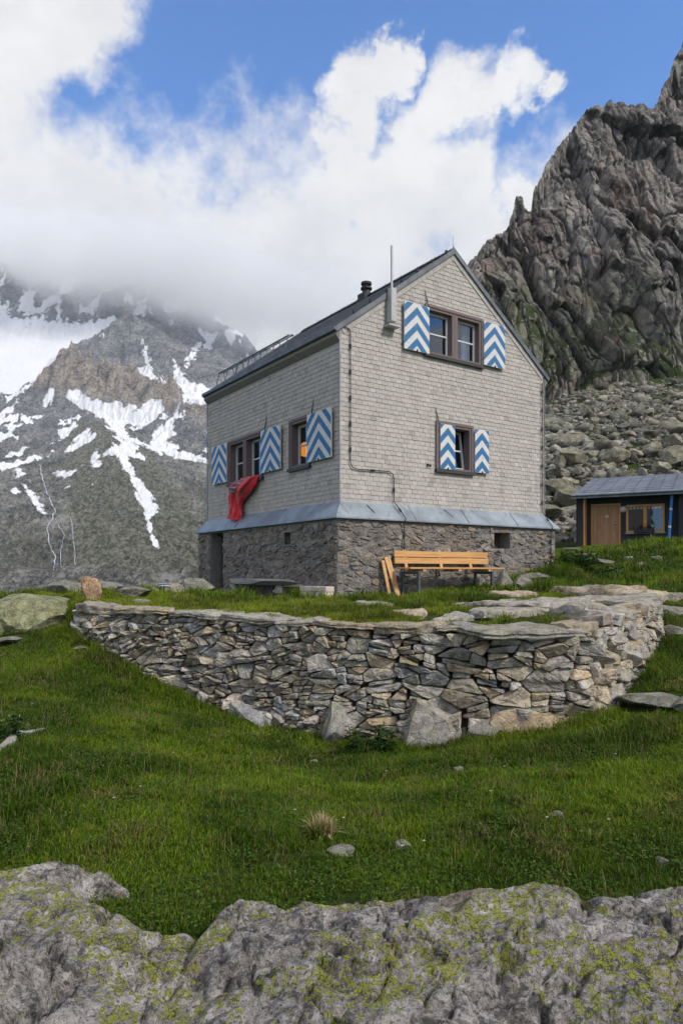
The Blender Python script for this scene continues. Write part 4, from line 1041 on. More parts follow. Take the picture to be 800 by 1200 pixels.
# ================================================================== FOREGROUND OUTCROPS
def gpx(px, py, z):
    Y = (1.7-z)*F/(py-H); return ((px-400)/F*Y, Y)
def outcrop(name, outline, zoff, hgt, seed, label, bx):
    poly = [gpx(px, py, z) for px, py, z in outline]+bx
    X = np.array([p[0] for p in poly]); Yv = np.array([p[1] for p in poly]); st = .011
    xs_ = np.arange(X.min()-.03, X.max()+.03, st); ys_ = np.arange(max(Yv.min(), 1.2)-.03, Yv.max()+.03, st)
    GX, GY = np.meshgrid(xs_, ys_); x, y = GX.ravel(), GY.ravel()
    wxy = fbm(P3(x*4, y*4, seed), 3, seed)*.05
    sd = sdpoly(x, y, poly)+wxy
    z0 = gh(x, y)
    prof = 1-np.exp(-np.clip(sd, 0, None)/.07)
    z = z0-.04+prof*hgt(x, y)
    p2 = P3(x, y, z*0)
    wp = p2+np.stack([fbm(p2*2+k*9, 3, seed+60+k)*.25 for k in (0, 1, 2)], 1)*np.array([1, 1, 0])
    big_ = fbm(wp*np.array([1.0, 1.7, 1])+seed, 3, seed+1)*.075
    lay = np.abs(fbm(wp*np.array([1.0, 2.6, 1])+np.array([0, 0, seed]), 2, seed+9))*.10
    stp = fbm(wp*np.array([2.5, 5.5, 1])+5, 2, seed+70)*6; stp = (np.floor(stp)+sstep(.35, .65, stp-np.floor(stp)))*.016
    fin_ = fbm(p2*11, 5, seed+20, gain=.66)*.017
    ck = np.clip(1-np.abs(fbm(wp*np.array([.9, 1.6, 1])+9+seed, 4, seed+40))*30, 0, 1)*.085+np.clip(1-np.abs(fbm(wp*np.array([2.9, 2.2, 1])+19+seed, 4, seed+41))*26, 0, 1)*.045; lay = lay+stp
    z = z+prof*(big_+lay+fin_-ck)
    z = np.where(sd < 0, z0-.04+sd*1.2, z); z = np.where(sd < -.1, z0-.35, z)
    G = z.reshape(GX.shape); n, m = G.shape
    Fc = grid_faces(n, m); keep = (sd > -.09)[Fc].any(1)
    Fc = Fc[keep]; used = np.unique(Fc); mp = -np.ones(n*m, int); mp[used] = np.arange(len(used))
    V = np.stack([x, y, z], 1)[used]; me = np_mesh(name, V, mp[Fc])
    vcol(me, np.ones((len(V), 3)))
    o = link_mesh(name, me, M['fg_rock'], smooth=True); tag(o, label, 'rock outcrop')
    return poly
zL = .12
hl = lambda x, y: .14+.03*np.exp(-((x+1.3)**2/.5+(y-2.8)**2/.7))
hr = lambda x, y: .24+.18*np.exp(-((x-1.0)**2/.45+(y-3.0)**2/.5))
OL = [(-80, 996, .2), (0, 994, .2), (60, 995, .2), (120, 1004, .2), (156, 1018, .18), (152, 1040, .1), (110, 1056, .05), (112, 1070, .08), (160, 1080, .1), (200, 1086, .1), (244, 1104, .08), (275, 1130, .08), (285, 1170, .08), (285, 1210, .08), (285, 1260, .1)]
OR = [(200, 1260, .1), (195, 1205, .1), (200, 1165, .08), (215, 1130, .06), (236, 1106, .05), (272, 1078, .06), (276, 1062, .12), (300, 1046, .2), (350, 1042, .2), (400, 1050, .2), (450, 1056, .17), (500, 1048, .2), (545, 1042, .25), (585, 1032, .32), (640, 1026, .36), (690, 1034, .33), (740, 1044, .28), (800, 1058, .22), (900, 1075, .2)]
PL = outcrop('rock_outcrop', OL, 0, hl, 3, 'lichen covered outcrop filling the lower left corner of the foreground', [(-.35, 1.25), (-2.4, 1.25), (-2.6, 4.0)])
PR = outcrop('rock_outcrop', OR, 0, hr, 8, 'large pale lichened outcrop filling the lower right foreground', [(2.6, 3.4), (2.4, 1.25), (-.25, 1.25)])
# ================================================================== LOW HUT
HA = R(-28); hx, hy = math.cos(HA), math.sin(HA)
h0 = (11.05, 33.0); hz0 = 2.95
lowh = empty('low_hut', (h0[0], h0[1], hz0), HA, label='low charcoal clad hut with sloping grey metal roof on the right', cat='hut')
def ht(px, back=0.):    # local x for a pixel column on a plane set back
    r_ = (px-400)/F; x0 = h0[0]-hy*back; y0 = h0[1]+hx*back; return (y0*r_-x0)/(hx-hy*r_)
def hzz(px, py, back=0.):
    t_ = ht(px, back); Y = h0[1]+hx*back+hy*t_; return 1.7+(H-py)/F*Y-hz0
ez = hzz(677, 581); LW = 9.0; dp = 6.0; rise = 1.45; RC = .55
mb = MB()
mb.box(0, .32, 0, dp, -.8, ez-.03); mb.box(4.35, LW, 0, dp, -.8, ez-.03)
dx0, dx1 = ht(693, RC), ht(725.5, RC); wx0, wx1 = ht(733, RC), ht(778, RC); dz1 = hzz(709, 591.5, RC); wz0, wz1 = hzz(755, 624, RC), hzz(755, 591, RC)
fnh = lambda u, w, d: (u, RC+d, w)
for q in minus_rect([(.32, -.8), (4.35, -.8), (4.35, ez+.1), (.32, ez+.1)], (dx0, dx1, -.02, dz1)):
    for q2 in minus_rect(q, (wx0, wx1, wz0, wz1)): mb.prism(q2, fnh, 0, .2)
mb.box(.32, 4.35, dp-.2, dp, -.8, ez+rise-.1); mb.box(.32, 4.35, RC, 1.2, ez+.11, ez+.2)
for x in (0, LW-.2): mb.prism([(0.01, ez-.035), (dp, ez-.035), (dp, ez+rise-.1)], lambda u, w, d: (x+d, u, w), 0, .2)
mb.build('wall', M['char'], lowh)
mb = MB(); mb.box(.325, .40, .0, RC-.01, -.1, ez-.03); mb.build('corner_post', M['win_wood'], lowh)
mb = MB(); sl = rise/dp
def rp(x, y, o=0): return (x, y, ez+.06+sl*y+o)
vs = [rp(-.15, -.35), rp(LW+.3, -.35), rp(LW+.3, dp+.2), rp(-.15, dp+.2)]; vs += [(a, b, c-.14) for a, b, c in vs]
mb.add(vs, [(0, 1, 2, 3), (7, 6, 5, 4), (0, 4, 5, 1), (1, 5, 6, 2), (2, 6, 7, 3), (3, 7, 4, 0)]); rf = mb.build('roof', M['roof2'], lowh)
mb = MB(); x = .25
while x < LW: mb.beam(rp(x, -.34, .012), rp(x, dp+.18, .012), .03, .03); x += .55
mb.split('seam', M['zinc_dark'], rf)
mb = MB(); mb.tube([rp(-.1, .5, .1), rp(LW, .5, .1)], .02, 6); mb.tube([(-.15, -.40, ez-.02), (LW+.3, -.40, ez-.02)], .055, 10); mb.build('gutter', M['zinc'], rf)
mb = MB(); mb.box(dx0, dx1, RC+.05, RC+.09, -.02, dz1); 
dr = mb.build('door', M['door_wood'], lowh)
mb = MB(); n = 7
for i in range(n): a = dx0+.05+(dx1-dx0-.1)*i/n; mb.col = (random.uniform(.8, 1.15),)*3; mb.box(a+.004, a+(dx1-dx0-.1)/n-.004, RC+.02, RC+.052, .0, dz1-.05)
mb.build('board', M['door_wood'], dr)
mb = MB(); mb.box(dx0-.04, dx0+.04, RC-.02, RC+.06, 0, dz1+.04); mb.box(dx1-.04, dx1+.04, RC-.02, RC+.06, 0, dz1+.04); mb.box(dx0+.04, dx1-.04, RC-.02, RC+.06, dz1-.04, dz1+.04); mb.build('door_frame', M['win_wood'], dr)
mb = MB(); cx = (dx0+dx1)/2; mb.box(cx-.02, cx+.12, RC+.005, RC+.018, 1.30, 1.40); mb.build('notice', M['casement'], dr)
mb = MB(); mb.tube([(dx1-.12, RC-.03, .95), (dx1-.24, RC-.03, .95)], .012, 6); mb.tube([(dx1-.12, RC+.02, .95), (dx1-.12, RC-.03, .95)], .012, 6); mb.build('handle', M['iron'], dr)
mb = MB(); fw = .10
for a, b, c, e in ((wx0, wx0+fw, wz0, wz1), (wx1-fw, wx1, wz0, wz1), (wx0+fw, wx1-fw, wz1-fw, wz1), (wx0+fw, wx1-fw, wz0, wz0+fw), ((wx0+wx1)/2-.07, (wx0+wx1)/2+.07, wz0+fw, wz1-fw)): mb.prism([(a, c), (b, c), (b, e), (a, e)], fnh, -.03, .09)
wn = mb.build('window', M['win_wood'], lowh)
mb = MB(); mb.prism([(wx0+.05, wz0+.05), (wx1-.05, wz0+.05), (wx1-.05, wz1-.05), (wx0+.05, wz1-.05)], fnh, .04, .05); mb.build('pane', M['glass'], wn)
mb = MB()
for k in range(9):
    a = wx0+.14+k*(wx1-wx0-.24)/9
    if abs(a+.06-(wx0+wx1)/2) > .12: mb.prism([(a, wz1-fw-.09), (a+.06, wz1-fw-.12), (a+.12, wz1-fw-.08), (a+.11, wz1-fw), (a, wz1-fw)], fnh, .07, .08)
mb.build('lace_trim', M['casement'], wn)
mb = MB(); mb.box(wx0-.05, wx1+.05, RC-.10, RC+.02, wz0-.06, wz0-.003); mb.build('sill', M['zinc'], wn)
mb = MB(); lathe(mb, 0, 0, [(.03, -.15), (.12, -.1), (.14, 0), (.12, .1), (.03, .15)], 14); lx = ht(729.5, RC)
lo = mb.build('wall_lamp', M['casement'], lowh, smooth=True); lo.location = (lx, RC-.06, hzz(729, 597, RC))
# interior back so it stays dark
mb = MB(); mb.box(.4, 4.2, 1.6, 1.7, 0, ez); mb.box(.33, 4.34, RC+.2, dp-.2, -.1, -.03); mb.build('interior_wall', M['interior'], lowh)
fb = empty('flower_box', (0, 0, 0), 0, label='dark planter with red and green plants on the low hut window sill', cat='flower box'); 
def lhw(x, y, z): return (h0[0]+hx*x-hy*y, h0[1]+hy*x+hx*y, hz0+z)
fb.location = lhw((wx0+wx1)/2+.0, RC-.16, wz0); fb.rotation_euler = (0, 0, HA)
mb = MB(); mb.box(-.45, .4, -.12, .04, -.02, .15); mb.build('planter', M['iron'], fb, bevel=.01)
def leafy(mb, n, sx, sy, sz, size, seed, cols, base=(0, 0, 0), up=.4):
    r = random.Random(seed)
    for _ in range(n):
        p = Vector((r.gauss(0, sx)+base[0], r.gauss(0, sy)+base[1], abs(r.gauss(0, sz))+base[2])); d = Vector((r.gauss(0, 1), r.gauss(0, 1), r.uniform(-.2, 1))).normalized()
        s = d.cross(Vector((r.gauss(0, 1), r.gauss(0, 1), r.gauss(0, 1)))).normalized(); l = size*r.uniform(.6, 1.3)
        mb.col = r.choice(cols); mb.add([p, p+d*l*.5+s*l*.22, p+d*l, p+d*l*.5-s*l*.22], [(0, 1, 2, 3)])
def m_leaf(name, rough=.6):
    t = NT(name); c = t.attr(); t.fin(c, rough, spec=.2); 
    tr = t.node('ShaderNodeBsdfTranslucent'); t.put(tr.inputs[0], c); mx = t.node('ShaderNodeMixShader'); mx.inputs[0].default_value = .25
    t.put(mx.inputs[1], t.b.outputs[0]); t.put(mx.inputs[2], tr.outputs[0]); t.l.new(mx.outputs[0], t.out.inputs[0]); return t.m
M['leaf'] = m_leaf('leaf'); 
mb = MB(); leafy(mb, 160, .2, .04, .1, .08, 3, [(.03, .06, .015), (.05, .1, .02), (.06, .02, .01), (.3, .03, .02)], (0, -.04, .15)); mb.build('plants', M['leaf'], fb, fixn=False)
# blue and white pole leaning at the eave
p0 = at(782.5, 630, 31.0); p1 = at(787, 577, 31.0); A, B = Vector((p0[0], p0[1], gz(p0[0], p0[1]))), Vector(p1)
A.z = min(A.z, p0[2]); po = empty('marker_pole', A, 0, label='blue and white banded pole leaning against the eave of the low hut', cat='pole')
for k in range(9):
    a = A.lerp(B, k/9)-A; b = A.lerp(B, (k+1)/9)-A; white = k in (3, 6); q = a.lerp(b, .35)
    if white: mb = MB(); mb.tube([a, q], .062, 10); mb.build('white_band', M['white'], po); mb = MB(); mb.tube([q, b], .06, 10); mb.build('blue_band', M['blue2'], po)
    else: mb = MB(); mb.tube([a, b], .06, 10); mb.build('blue_band', M['blue2'], po)
w_ = MB(); w_.tube([B+Vector((0, 0, -.1)), B+Vector((1.2, -.3, -.22)), B+Vector((3, -.8, -.3))], .01, 5); o = w_.build('cord', M['cable'], None); tag(o, 'thin dark line strung from the top of the blue pole', 'line')
# ================================================================== SCREE
rs = np.random.default_rng(99)
pro = [rock_verts(2, 900+k, 14, .34, .7, .01)*1.35 for k in range(14)]; FI = ICO[2][1]
n = 36000
yy = 38+rs.random(n)**.8*74; az = rs.uniform(.17, .62, n); xx = az*yy
kp = rs.random(n) < np.clip(yy/95, .25, 1)
# clear the low hut footprint
lx_ = (xx-h0[0])*hx+(yy-h0[1])*hy; ly_ = -(xx-h0[0])*hy+(yy-h0[1])*hx
kp &= ~((lx_ > -.4) & (lx_ < 9.5) & (ly_ < 6.6)); kp &= sdpoly(xx, yy, VPOLY) < -1.0
xx, yy = xx[kp], yy[kp]; n = len(xx); zz = gh(xx, yy)
sz = np.exp(rs.normal(-1.15, .68, n)); sz = np.clip(sz, .18, 2.6)*np.clip(1.25-(yy-38)/190, .75, 1.3)
grs = fbm(P3(xx*.06, yy*.06, 3), 3, 77); up_ = sstep(85, 108, yy); keep = ~((grs > -.06) & (rs.random(n) < up_*.95)) & ~((fbm(P3(xx*.11, yy*.09, 8), 3, 78) > .2) & (rs.random(n) < .75)); xx, yy, zz, sz = xx[keep], yy[keep], zz[keep], sz[keep]; n = len(xx)
Vs = []; Cs = []
for k in range(n):
    v = pro[rs.integers(14)]*np.array([1, rs.uniform(.5, .9), rs.uniform(.35, .7)])*sz[k]*.62
    a, b = rs.uniform(0, 6.28), rs.normal(0, .35); ca, sa, cb, sb_ = math.cos(a), math.sin(a), math.cos(b-.25), math.sin(b-.25)
    y_, z_2 = v[:, 1]*cb-v[:, 2]*sb_, v[:, 1]*sb_+v[:, 2]*cb
    x_ = v[:, 0]*ca-y_*sa; y_ = v[:, 0]*sa+y_*ca
    Vs.append(np.stack([x_+xx[k], y_+yy[k], z_2+zz[k]+sz[k]*rs.uniform(-.05, .25)], 1))
    t_ = np.clip(rs.normal(1, .3), .4, 1.8); w_2 = rs.uniform(-.02, .08); Cs.append(np.tile((t_*(1+w_2), t_, t_*(1-w_2*1.6)), (len(v), 1)))
Vs = np.concatenate(Vs); Cs = np.concatenate(Cs); Fs = (FI[None]+(np.arange(n)*len(pro[0]))[:, None, None]).reshape(-1, 3)
me = np_mesh('scree', Vs, Fs); vcol(me, Cs); o = link_mesh('scree', me, M['scree']); tag(o, 'field of grey boulders below the cliff', kind='stuff')
BG = 'large boulders in the scree'
rb = random.Random(5)
BIG = [(655, 585, 2.2), (664, 597, 2.4), (648, 562, 1.4), (672, 548, 2.2), (655, 552, 1.5), (690, 540, 1.3), (722, 545, 2.1), (742, 538, 1.4), (765, 535, 1.6), (790, 548, 2.2), (796, 530, 1.9), (705, 520, 1.2), (660, 520, 1.2), (735, 515, 1.3), (780, 505, 1.5), (650, 500, 1.3), (640, 520, 1.2), (642, 610, 1.6), (668, 575, 1.4), (678, 560, 1.2), (710, 556, 1.3), (776, 556, 1.5), (695, 500, 1.2), (760, 490, 1.4)]
for k, (px, py, s) in enumerate(BIG):
    Ys = np.linspace(37, 110, 700); r_ = (px-400)/F; z = gh(r_*Ys, Ys); hit = np.where(H-(z-1.7)/Ys*F <= py)[0]; Y = float(Ys[hit[0]]) if len(hit) else 60
    t_ = rb.gauss(1.15, .1)
    rock('scree_boulder', (r_*Y, Y, gz(r_*Y, Y)+.35*s), (s*rb.uniform(1, 1.3), s, s*rb.uniform(.55, .8)), rb.uniform(0, 6), 700+k, 4, 'scree', col=(t_*1.05, t_, t_*.85), smooth=True, tilt=(rb.uniform(-.3, .3), rb.uniform(-.3, .3)), label='big lichened boulder lying among the grey scree above the low hut', cat='boulder', group=BG)
# ================================================================== CLIFF
CR = [(440, 470), (500, 410), (535, 330), (556, 302), (566, 284), (578, 276), (590, 270), (597, 262), (602, 240), (606, 226), (611, 229), (614, 242), (620, 246), (624, 240), (628, 216), (636, 205), (640, 190), (652, 172), (662, 158), (674, 146), (684, 132), (696, 122), (716, 119), (732, 124), (752, 124), (764, 128), (772, 112), (780, 96), (786, 84), (795, 58), (806, 40), (830, 10), (860, 20), (900, -30), (980, -10), (1100, -60)]
CF = [(440, 520), (560, 500), (640, 482), (660, 476), (690, 468), (720, 455), (760, 446), (800, 440), (900, 430), (1100, 400)]
ca_ = np.concatenate([np.arange(440, 556, 3.), np.arange(556, 815, .8), np.arange(815, 1100, 3.)]); nv = 340
vv = np.concatenate([np.linspace(-.06, 1, nv), np.linspace(1.01, 1.35, 30)])
cr = np.interp(ca_, *zip(*CR)); cf = np.interp(ca_, *zip(*CF))
cr = cr+fbm(P3(ca_*.09, 0*ca_, 0), 4, 61)*9+fbm(P3(ca_*.35, 0*ca_, 5), 3, 62)*4
A_, V_ = np.meshgrid(ca_, vv); ia = np.tile(np.arange(len(ca_)), (len(vv), 1)); cr_, cf_ = cr[ia], cf[ia]
over = np.clip(V_-1, 0, None); vv_ = np.minimum(V_, 1)
PY = cf_+(cr_-cf_)*vv_
hgt = (cf_-cr_)
D = 111+vv_*np.clip(hgt*.085, 10, 34)+4*vv_**3
X = (A_-400)/F*D; Z = 1.7+(H-PY)/F*D
p = P3(X.ravel(), (D*.6).ravel(), Z.ravel()).reshape(-1, 3); p = np.stack([X.ravel(), D.ravel()*.5, Z.ravel()], 1)
# rotate texture space so fractures run diagonally
ct, st_ = math.cos(.1), math.sin(.1); q = np.stack([p[:, 0]*ct+p[:, 2]*st_, p[:, 1], -p[:, 0]*st_+p[:, 2]*ct], 1)
q = q+np.stack([fbm(p*.05, 3, 70+k) for k in range(3)], 1)*2.5
def facet(q, seed, cs):   # planar facets: nearest jittered cell, signed plane
    P_ = q/cs; fl_ = np.floor(P_).astype(int); best = np.full(len(q), 1e9); second = best.copy(); hv = np.zeros(len(q))
    for a in (-1, 0, 1):
        for b in (-1, 0, 1):
            for c in (-1, 0, 1):
                i, j, k = fl_[:, 0]+a, fl_[:, 1]+b, fl_[:, 2]+c; h = _h(i, j, k, seed)
                cx = np.stack([i+(h & 1023)/1023., j+((h >> 10) & 1023)/1023., k+((h >> 20) & 1023)/1023.], 1)
                d = ((P_-cx)**2).sum(1); g_ = _G[(h >> 5) & 255]; v = ((P_-cx)*g_).sum(1)*1.3+g_[:, 0]*.5
                m = d < best; second = np.where(m, best, np.minimum(second, d)); hv = np.where(m, v, hv); best = np.where(m, d, best)
    return hv, np.sqrt(second)-np.sqrt(best)
disp = np.zeros(len(q))
for cs, am, sd_ in ((np.array([14, 22, 30.]), 4.2, 1), (np.array([5., 9, 11.]), 1.5, 2), (np.array([2., 4, 4.]), .5, 3)):
    hv, e = facet(q, sd_*91, cs); disp += hv*am; disp -= np.clip(.12-e, 0, 1)/.12*am*.25
crk = fbm(np.stack([q[:, 0]*.16, q[:, 1]*.05, q[:, 2]*.03], 1), 3, 87); disp -= np.clip(1-np.abs(crk)*16, 0, 1)*1.2; crk = fbm(np.stack([q[:, 0]*.5, q[:, 1]*.1, q[:, 2]*.08], 1), 2, 86); disp -= np.clip(1-np.abs(crk)*9, 0, 1)*.6
disp += fbm(q*.35, 3, 88)*.4+fbm(q*1.2, 3, 89)*.12+fbm(p*np.array([.03, .03, .012]), 3, 90)*14
disp *= np.minimum(sstep(-.06, .12, V_.ravel())+.15, 1)*(1-.75*sstep(.9, 1., V_.ravel()))
D2 = D.ravel()-disp*1.1; D2 = D2+over.ravel()*90; Zr = 1.7+(H-PY.ravel())/F*D.ravel()-over.ravel()*160+disp*.12
Xr = X.ravel()+fbm(q*.3, 3, 93)*.6
me = np_mesh('cliff', np.stack([Xr, D2, Zr], 1), grid_faces(len(vv), len(ca_))[:, ::-1])
def m_cliff():
    t = NT('cliff rock'); p = t.pos; w = t.vmath('ADD', p, t.vmath('SCALE', t.noise(.08, 4, .6, color=True), 6.))
    st = t.scale(w, (.5, .25, .16), (0, .1, 0))
    a = t.noise(.35, 9, .66, st); b = t.noise(1.2, 7, .7, t.scale(w, (1, 1, .6), (0, -.3, 0))); big = t.noise(.035, 4, .6)
    c = t.ramp(t.math('ADD', t.math('MULTIPLY', a, .5), t.math('MULTIPLY', b, .5)), [(.38, (.07, .066, .062)), (.45, (.18, .168, .155)), (.53, (.30, .278, .255)), (.61, (.5, .465, .43))])
    c = t.mix(t.rng(big, .52, .66, 0, .5), c, (.21, .15, .12)); c = t.mix(t.rng(t.noise(.11, 6, .65, off_vec(t, w, 9)), .56, .66, 0, .55), c, (.29, .2, .155))
    c = t.mix(t.rng(t.noise(.3, 6, .7, t.scale(off_vec(t, p, 40), (1, 1, .3))), .55, .7, 0, .5), c, (.085, .08, .08))
    z = t.sep(p)[2]; lo = t.rng(z, 62, 34); c = t.mix(t.math('MULTIPLY', lo, t.rng(t.noise(.12, 5, .6, off_vec(t, p, 3)), .42, .58, 0, .7)), c, (.22, .225, .15))
    nz = t.norm()[2]; gm = t.math('MULTIPLY', t.rng(nz, .25, .45), t.rng(t.math('ADD', z, t.math('MULTIPLY', t.noise(.09, 5, .6, off_vec(t, p, 5)), 60)), 92, 62))
    c = t.mix(gm, c, t.mix(t.noise(1.5, 4), (.02, .038, .008), (.045, .07, .015)))
    cr_ = t.rng(t.vor(.5, st, 'DISTANCE_TO_EDGE'), 0, .06); c = t.mix(t.math('MULTIPLY', t.math('SUBTRACT', 1, cr_), .6), c, (.03, .03, .03))
    hh = t.math('ADD', t.math('MULTIPLY', a, 2), t.math('ADD', t.math('MULTIPLY', b, .8), t.math('MULTIPLY', cr_, .25)))
    return t.fin(c, .92, t.bump(hh, .95), spec=.15)
o = link_mesh('cliff', me, m_cliff(), smooth=False); tag(o, kind='structure')
# ================================================================== FAR MOUNTAIN, GLACIER
BP = [(650, 740), (800, 716), (950, 690), (1200, 634), (1500, 582), (1800, 540), (2100, 502), (2400, 462), (2700, 420), (2850, 396), (3000, 368), (3200, 338), (3500, 332), (3900, 345)]
def mh(px, D, want=False):
    px = np.asarray(px, float); D = np.asarray(D, float)
    py = np.interp(D, *zip(*BP))
    py = py+np.clip((px-150)/100, 0, 2.5)*sstep(2450, 3200, D)*62       # headwall lower towards the right
    X, = (((px-400)/F*D),); z = 1.7+(H-py)/F*D
    P = P3(X, D, 0.)
    def ridge(pts, wid, hgt, pw=1.):
        pw_ = [((a-400)/F*d, d) for a, d, h in pts]; best = np.full(px.shape, 1e9); hh = np.zeros(px.shape)
        for k in range(len(pts)-1):
            (ax, ay), (bx, by) = pw_[k], pw_[k+1]; ex, ey = bx-ax, by-ay; t_ = np.clip(((X-ax)*ex+(D-ay)*ey)/(ex*ex+ey*ey), 0, 1)
            d_ = np.hypot(X-ax-t_*ex, D-ay-t_*ey); m = d_ < best; best = np.where(m, d_, best); hh = np.where(m, pts[k][2]*(1-t_)+pts[k+1][2]*t_, hh)
        return hh*hgt*np.exp(-(best/wid)**pw) if pw != 1 else hh*hgt*np.clip(1-best/wid, 0, 1)
    rdg = fbm(np.stack([X*.022, D*.018, 0*X], -1).reshape(-1, 3), 3, 5).reshape(px.shape)
    pyr = ridge([(120, 2560, .35), (134, 2620, .7), (150, 2680, 1.), (172, 2600, .7), (200, 2480, .55), (232, 2380, .3)], 200, 128)
    brown = ridge([(62, 2330, .5), (84, 2330, 1.05), (96, 2310, .9), (115, 2290, .85), (135, 2270, .75), (165, 2230, .6), (190, 2190, .55), (212, 2150, .15)], 120, 120+rdg*150)
    mor = ridge([(112, 1960, .5), (126, 1750, 1), (140, 1480, 1.1), (156, 1200, .9), (172, 960, .7)], 130, 58)
    r3 = ridge([(205, 2120, .3), (235, 2060, .8), (262, 2000, .7), (330, 1900, 1.)], 110, 70)
    hd = sstep(2750, 3100, D)*fbm(np.stack([X*.006, D*.003, 0*X], -1).reshape(-1, 3), 5, 12, ridge=True).reshape(px.shape)*80
    rough = fbm(P*.006, 6, 30, ridge=True, gain=.55).reshape(px.shape)
    mask_gl = sstep(0, 12, sdpoly(px, py, GL))
    rock_ = (1-mask_gl*.93)
    rz_ = rough*(24+30*sstep(2000, 2600, D))*rock_+fbm(P*np.array([.03, .018, 1]), 5, 31, ridge=True, gain=.6).reshape(px.shape)*(15+6*sstep(1500, 2300, D))*rock_
    lowd = sstep(1900, 1300, D); rz_ += lowd*sstep(860, 1080, D)*(fbm(P*np.array([.014, .009, 1]), 5, 36, ridge=True, gain=.62).reshape(px.shape)*16*(1-np.clip(mor/40, 0, .7))+(fbm(np.stack([X*.012, D*.0035, 0*X], -1).reshape(-1, 3), 4, 39, ridge=True).reshape(px.shape)-.3)*34*(1-np.clip(mor/50, 0, .8))+fbm(P*.06, 4, 37, gain=.65).reshape(px.shape)*9)
    steep = (pyr+brown+r3*.7)/60.
    rz_ += fbm(np.stack([X*.03, D*.022, z*.004], -1).reshape(-1, 3), 4, 33, ridge=True).reshape(px.shape)*np.clip(steep, 0, 1)*24
    z = z+pyr+brown+mor+r3+hd+rz_
    if want: return z, py, pyr, brown, mor, r3, hd
    return z
GL = [(-200, 360), (0, 368), (13, 383), (33, 387), (70, 390), (110, 387), (133, 382), (142, 392), (130, 425), (122, 430), (105, 425), (88, 420), (66, 430), (64, 445), (50, 462), (27, 470), (0, 474), (-200, 480)]
SN = [[(27, 340), (34, 345), (36, 372), (50, 392), (22, 390), (30, 372)], [(66, 345), (71, 352), (73, 372), (86, 392), (62, 392), (67, 370)],
      [(165, 388), (171, 402), (175, 420), (182, 436), (200, 450), (186, 450), (163, 438), (158, 430), (170, 430), (168, 405)],
      [(203, 420), (214, 438), (225, 448), (245, 452), (262, 470), (235, 477), (217, 470), (208, 450)], [(236, 400), (228, 418), (219, 432), (216, 424), (226, 408)],
      [(76, 458), (90, 456), (110, 468), (142, 474), (160, 476), (158, 484), (178, 490), (172, 495), (148, 498), (152, 511), (176, 521), (180, 505), (192, 494), (202, 495), (206, 505), (198, 514), (210, 530), (245, 534), (245, 541), (213, 539), (187, 531), (160, 520), (145, 515), (128, 503), (120, 492), (102, 484), (92, 474), (78, 466)],
      [(131, 516), (150, 533), (160, 557), (173, 573), (187, 597), (177, 610), (182, 630), (186, 643), (178, 634), (172, 613), (163, 587), (150, 553), (133, 527)], [(104, 540), (114, 528), (122, 546), (112, 548)], [(60, 552), (90, 550), (82, 560), (64, 558)],
      [(194, 648), (204, 652), (207, 656), (198, 655)], [(26, 566), (46, 584), (54, 602), (46, 600), (34, 582)], [(14, 552), (24, 548), (32, 556), (22, 560)]]
STRM = [[(48, 546), (50, 560), (57, 582), (66, 600), (62, 612), (56, 622), (60, 642), (66, 656), (64, 672), (66, 688)], [(66, 610), (76, 630), (72, 650), (74, 672)], [(84, 610), (88, 640), (90, 670)]]
pxs = np.concatenate([np.arange(-260, -6, 8.), np.arange(-6, 262, .75), np.arange(262, 470, 4.)]); Ds = np.concatenate([np.linspace(650, 950, 40, endpoint=False), np.linspace(950, 3250, 500, endpoint=False), np.linspace(3250, 3900, 60)])
PX, DD = np.meshgrid(pxs, Ds); z, pyb, pyr, brown, mor, r3, hd = mh(PX, DD, True)
X = (PX-400)/F*DD; PYa = H-(z-1.7)/DD*F
snow = np.full(PX.shape, -20.)
for k, poly in enumerate([GL]+SN): snow = np.maximum(snow, sdpoly(PX, np.where(k == 0, pyb, PYa), poly)+(0 if k else 0))
nzp = fbm(np.stack([X*.011, DD*.006, 0*X], -1).reshape(-1, 3), 5, 44).reshape(PX.shape)
band = sstep(610, 540, PYa)*sstep(420, 470, PYa)*sstep(150, 60, PX)
snow = np.maximum(snow, (nzp*80-9)*band+(-9)*(1-band))
band2 = sstep(560, 520, PYa)*sstep(455, 480, PYa); snow = np.maximum(snow, (nzp*60-8)*band2-9*(1-band2))
hs = sstep(2850, 3000, DD); snow = np.maximum(snow, (nzp*60-8)*hs-9*(1-hs))
snow = snow-np.clip((brown-35)/12, 0, 3)-np.clip((pyr-50)/20, 0, 2)*(~(sdpoly(PX, PYa, SN[2]) > -3))
for ln in STRM[:0]: pass
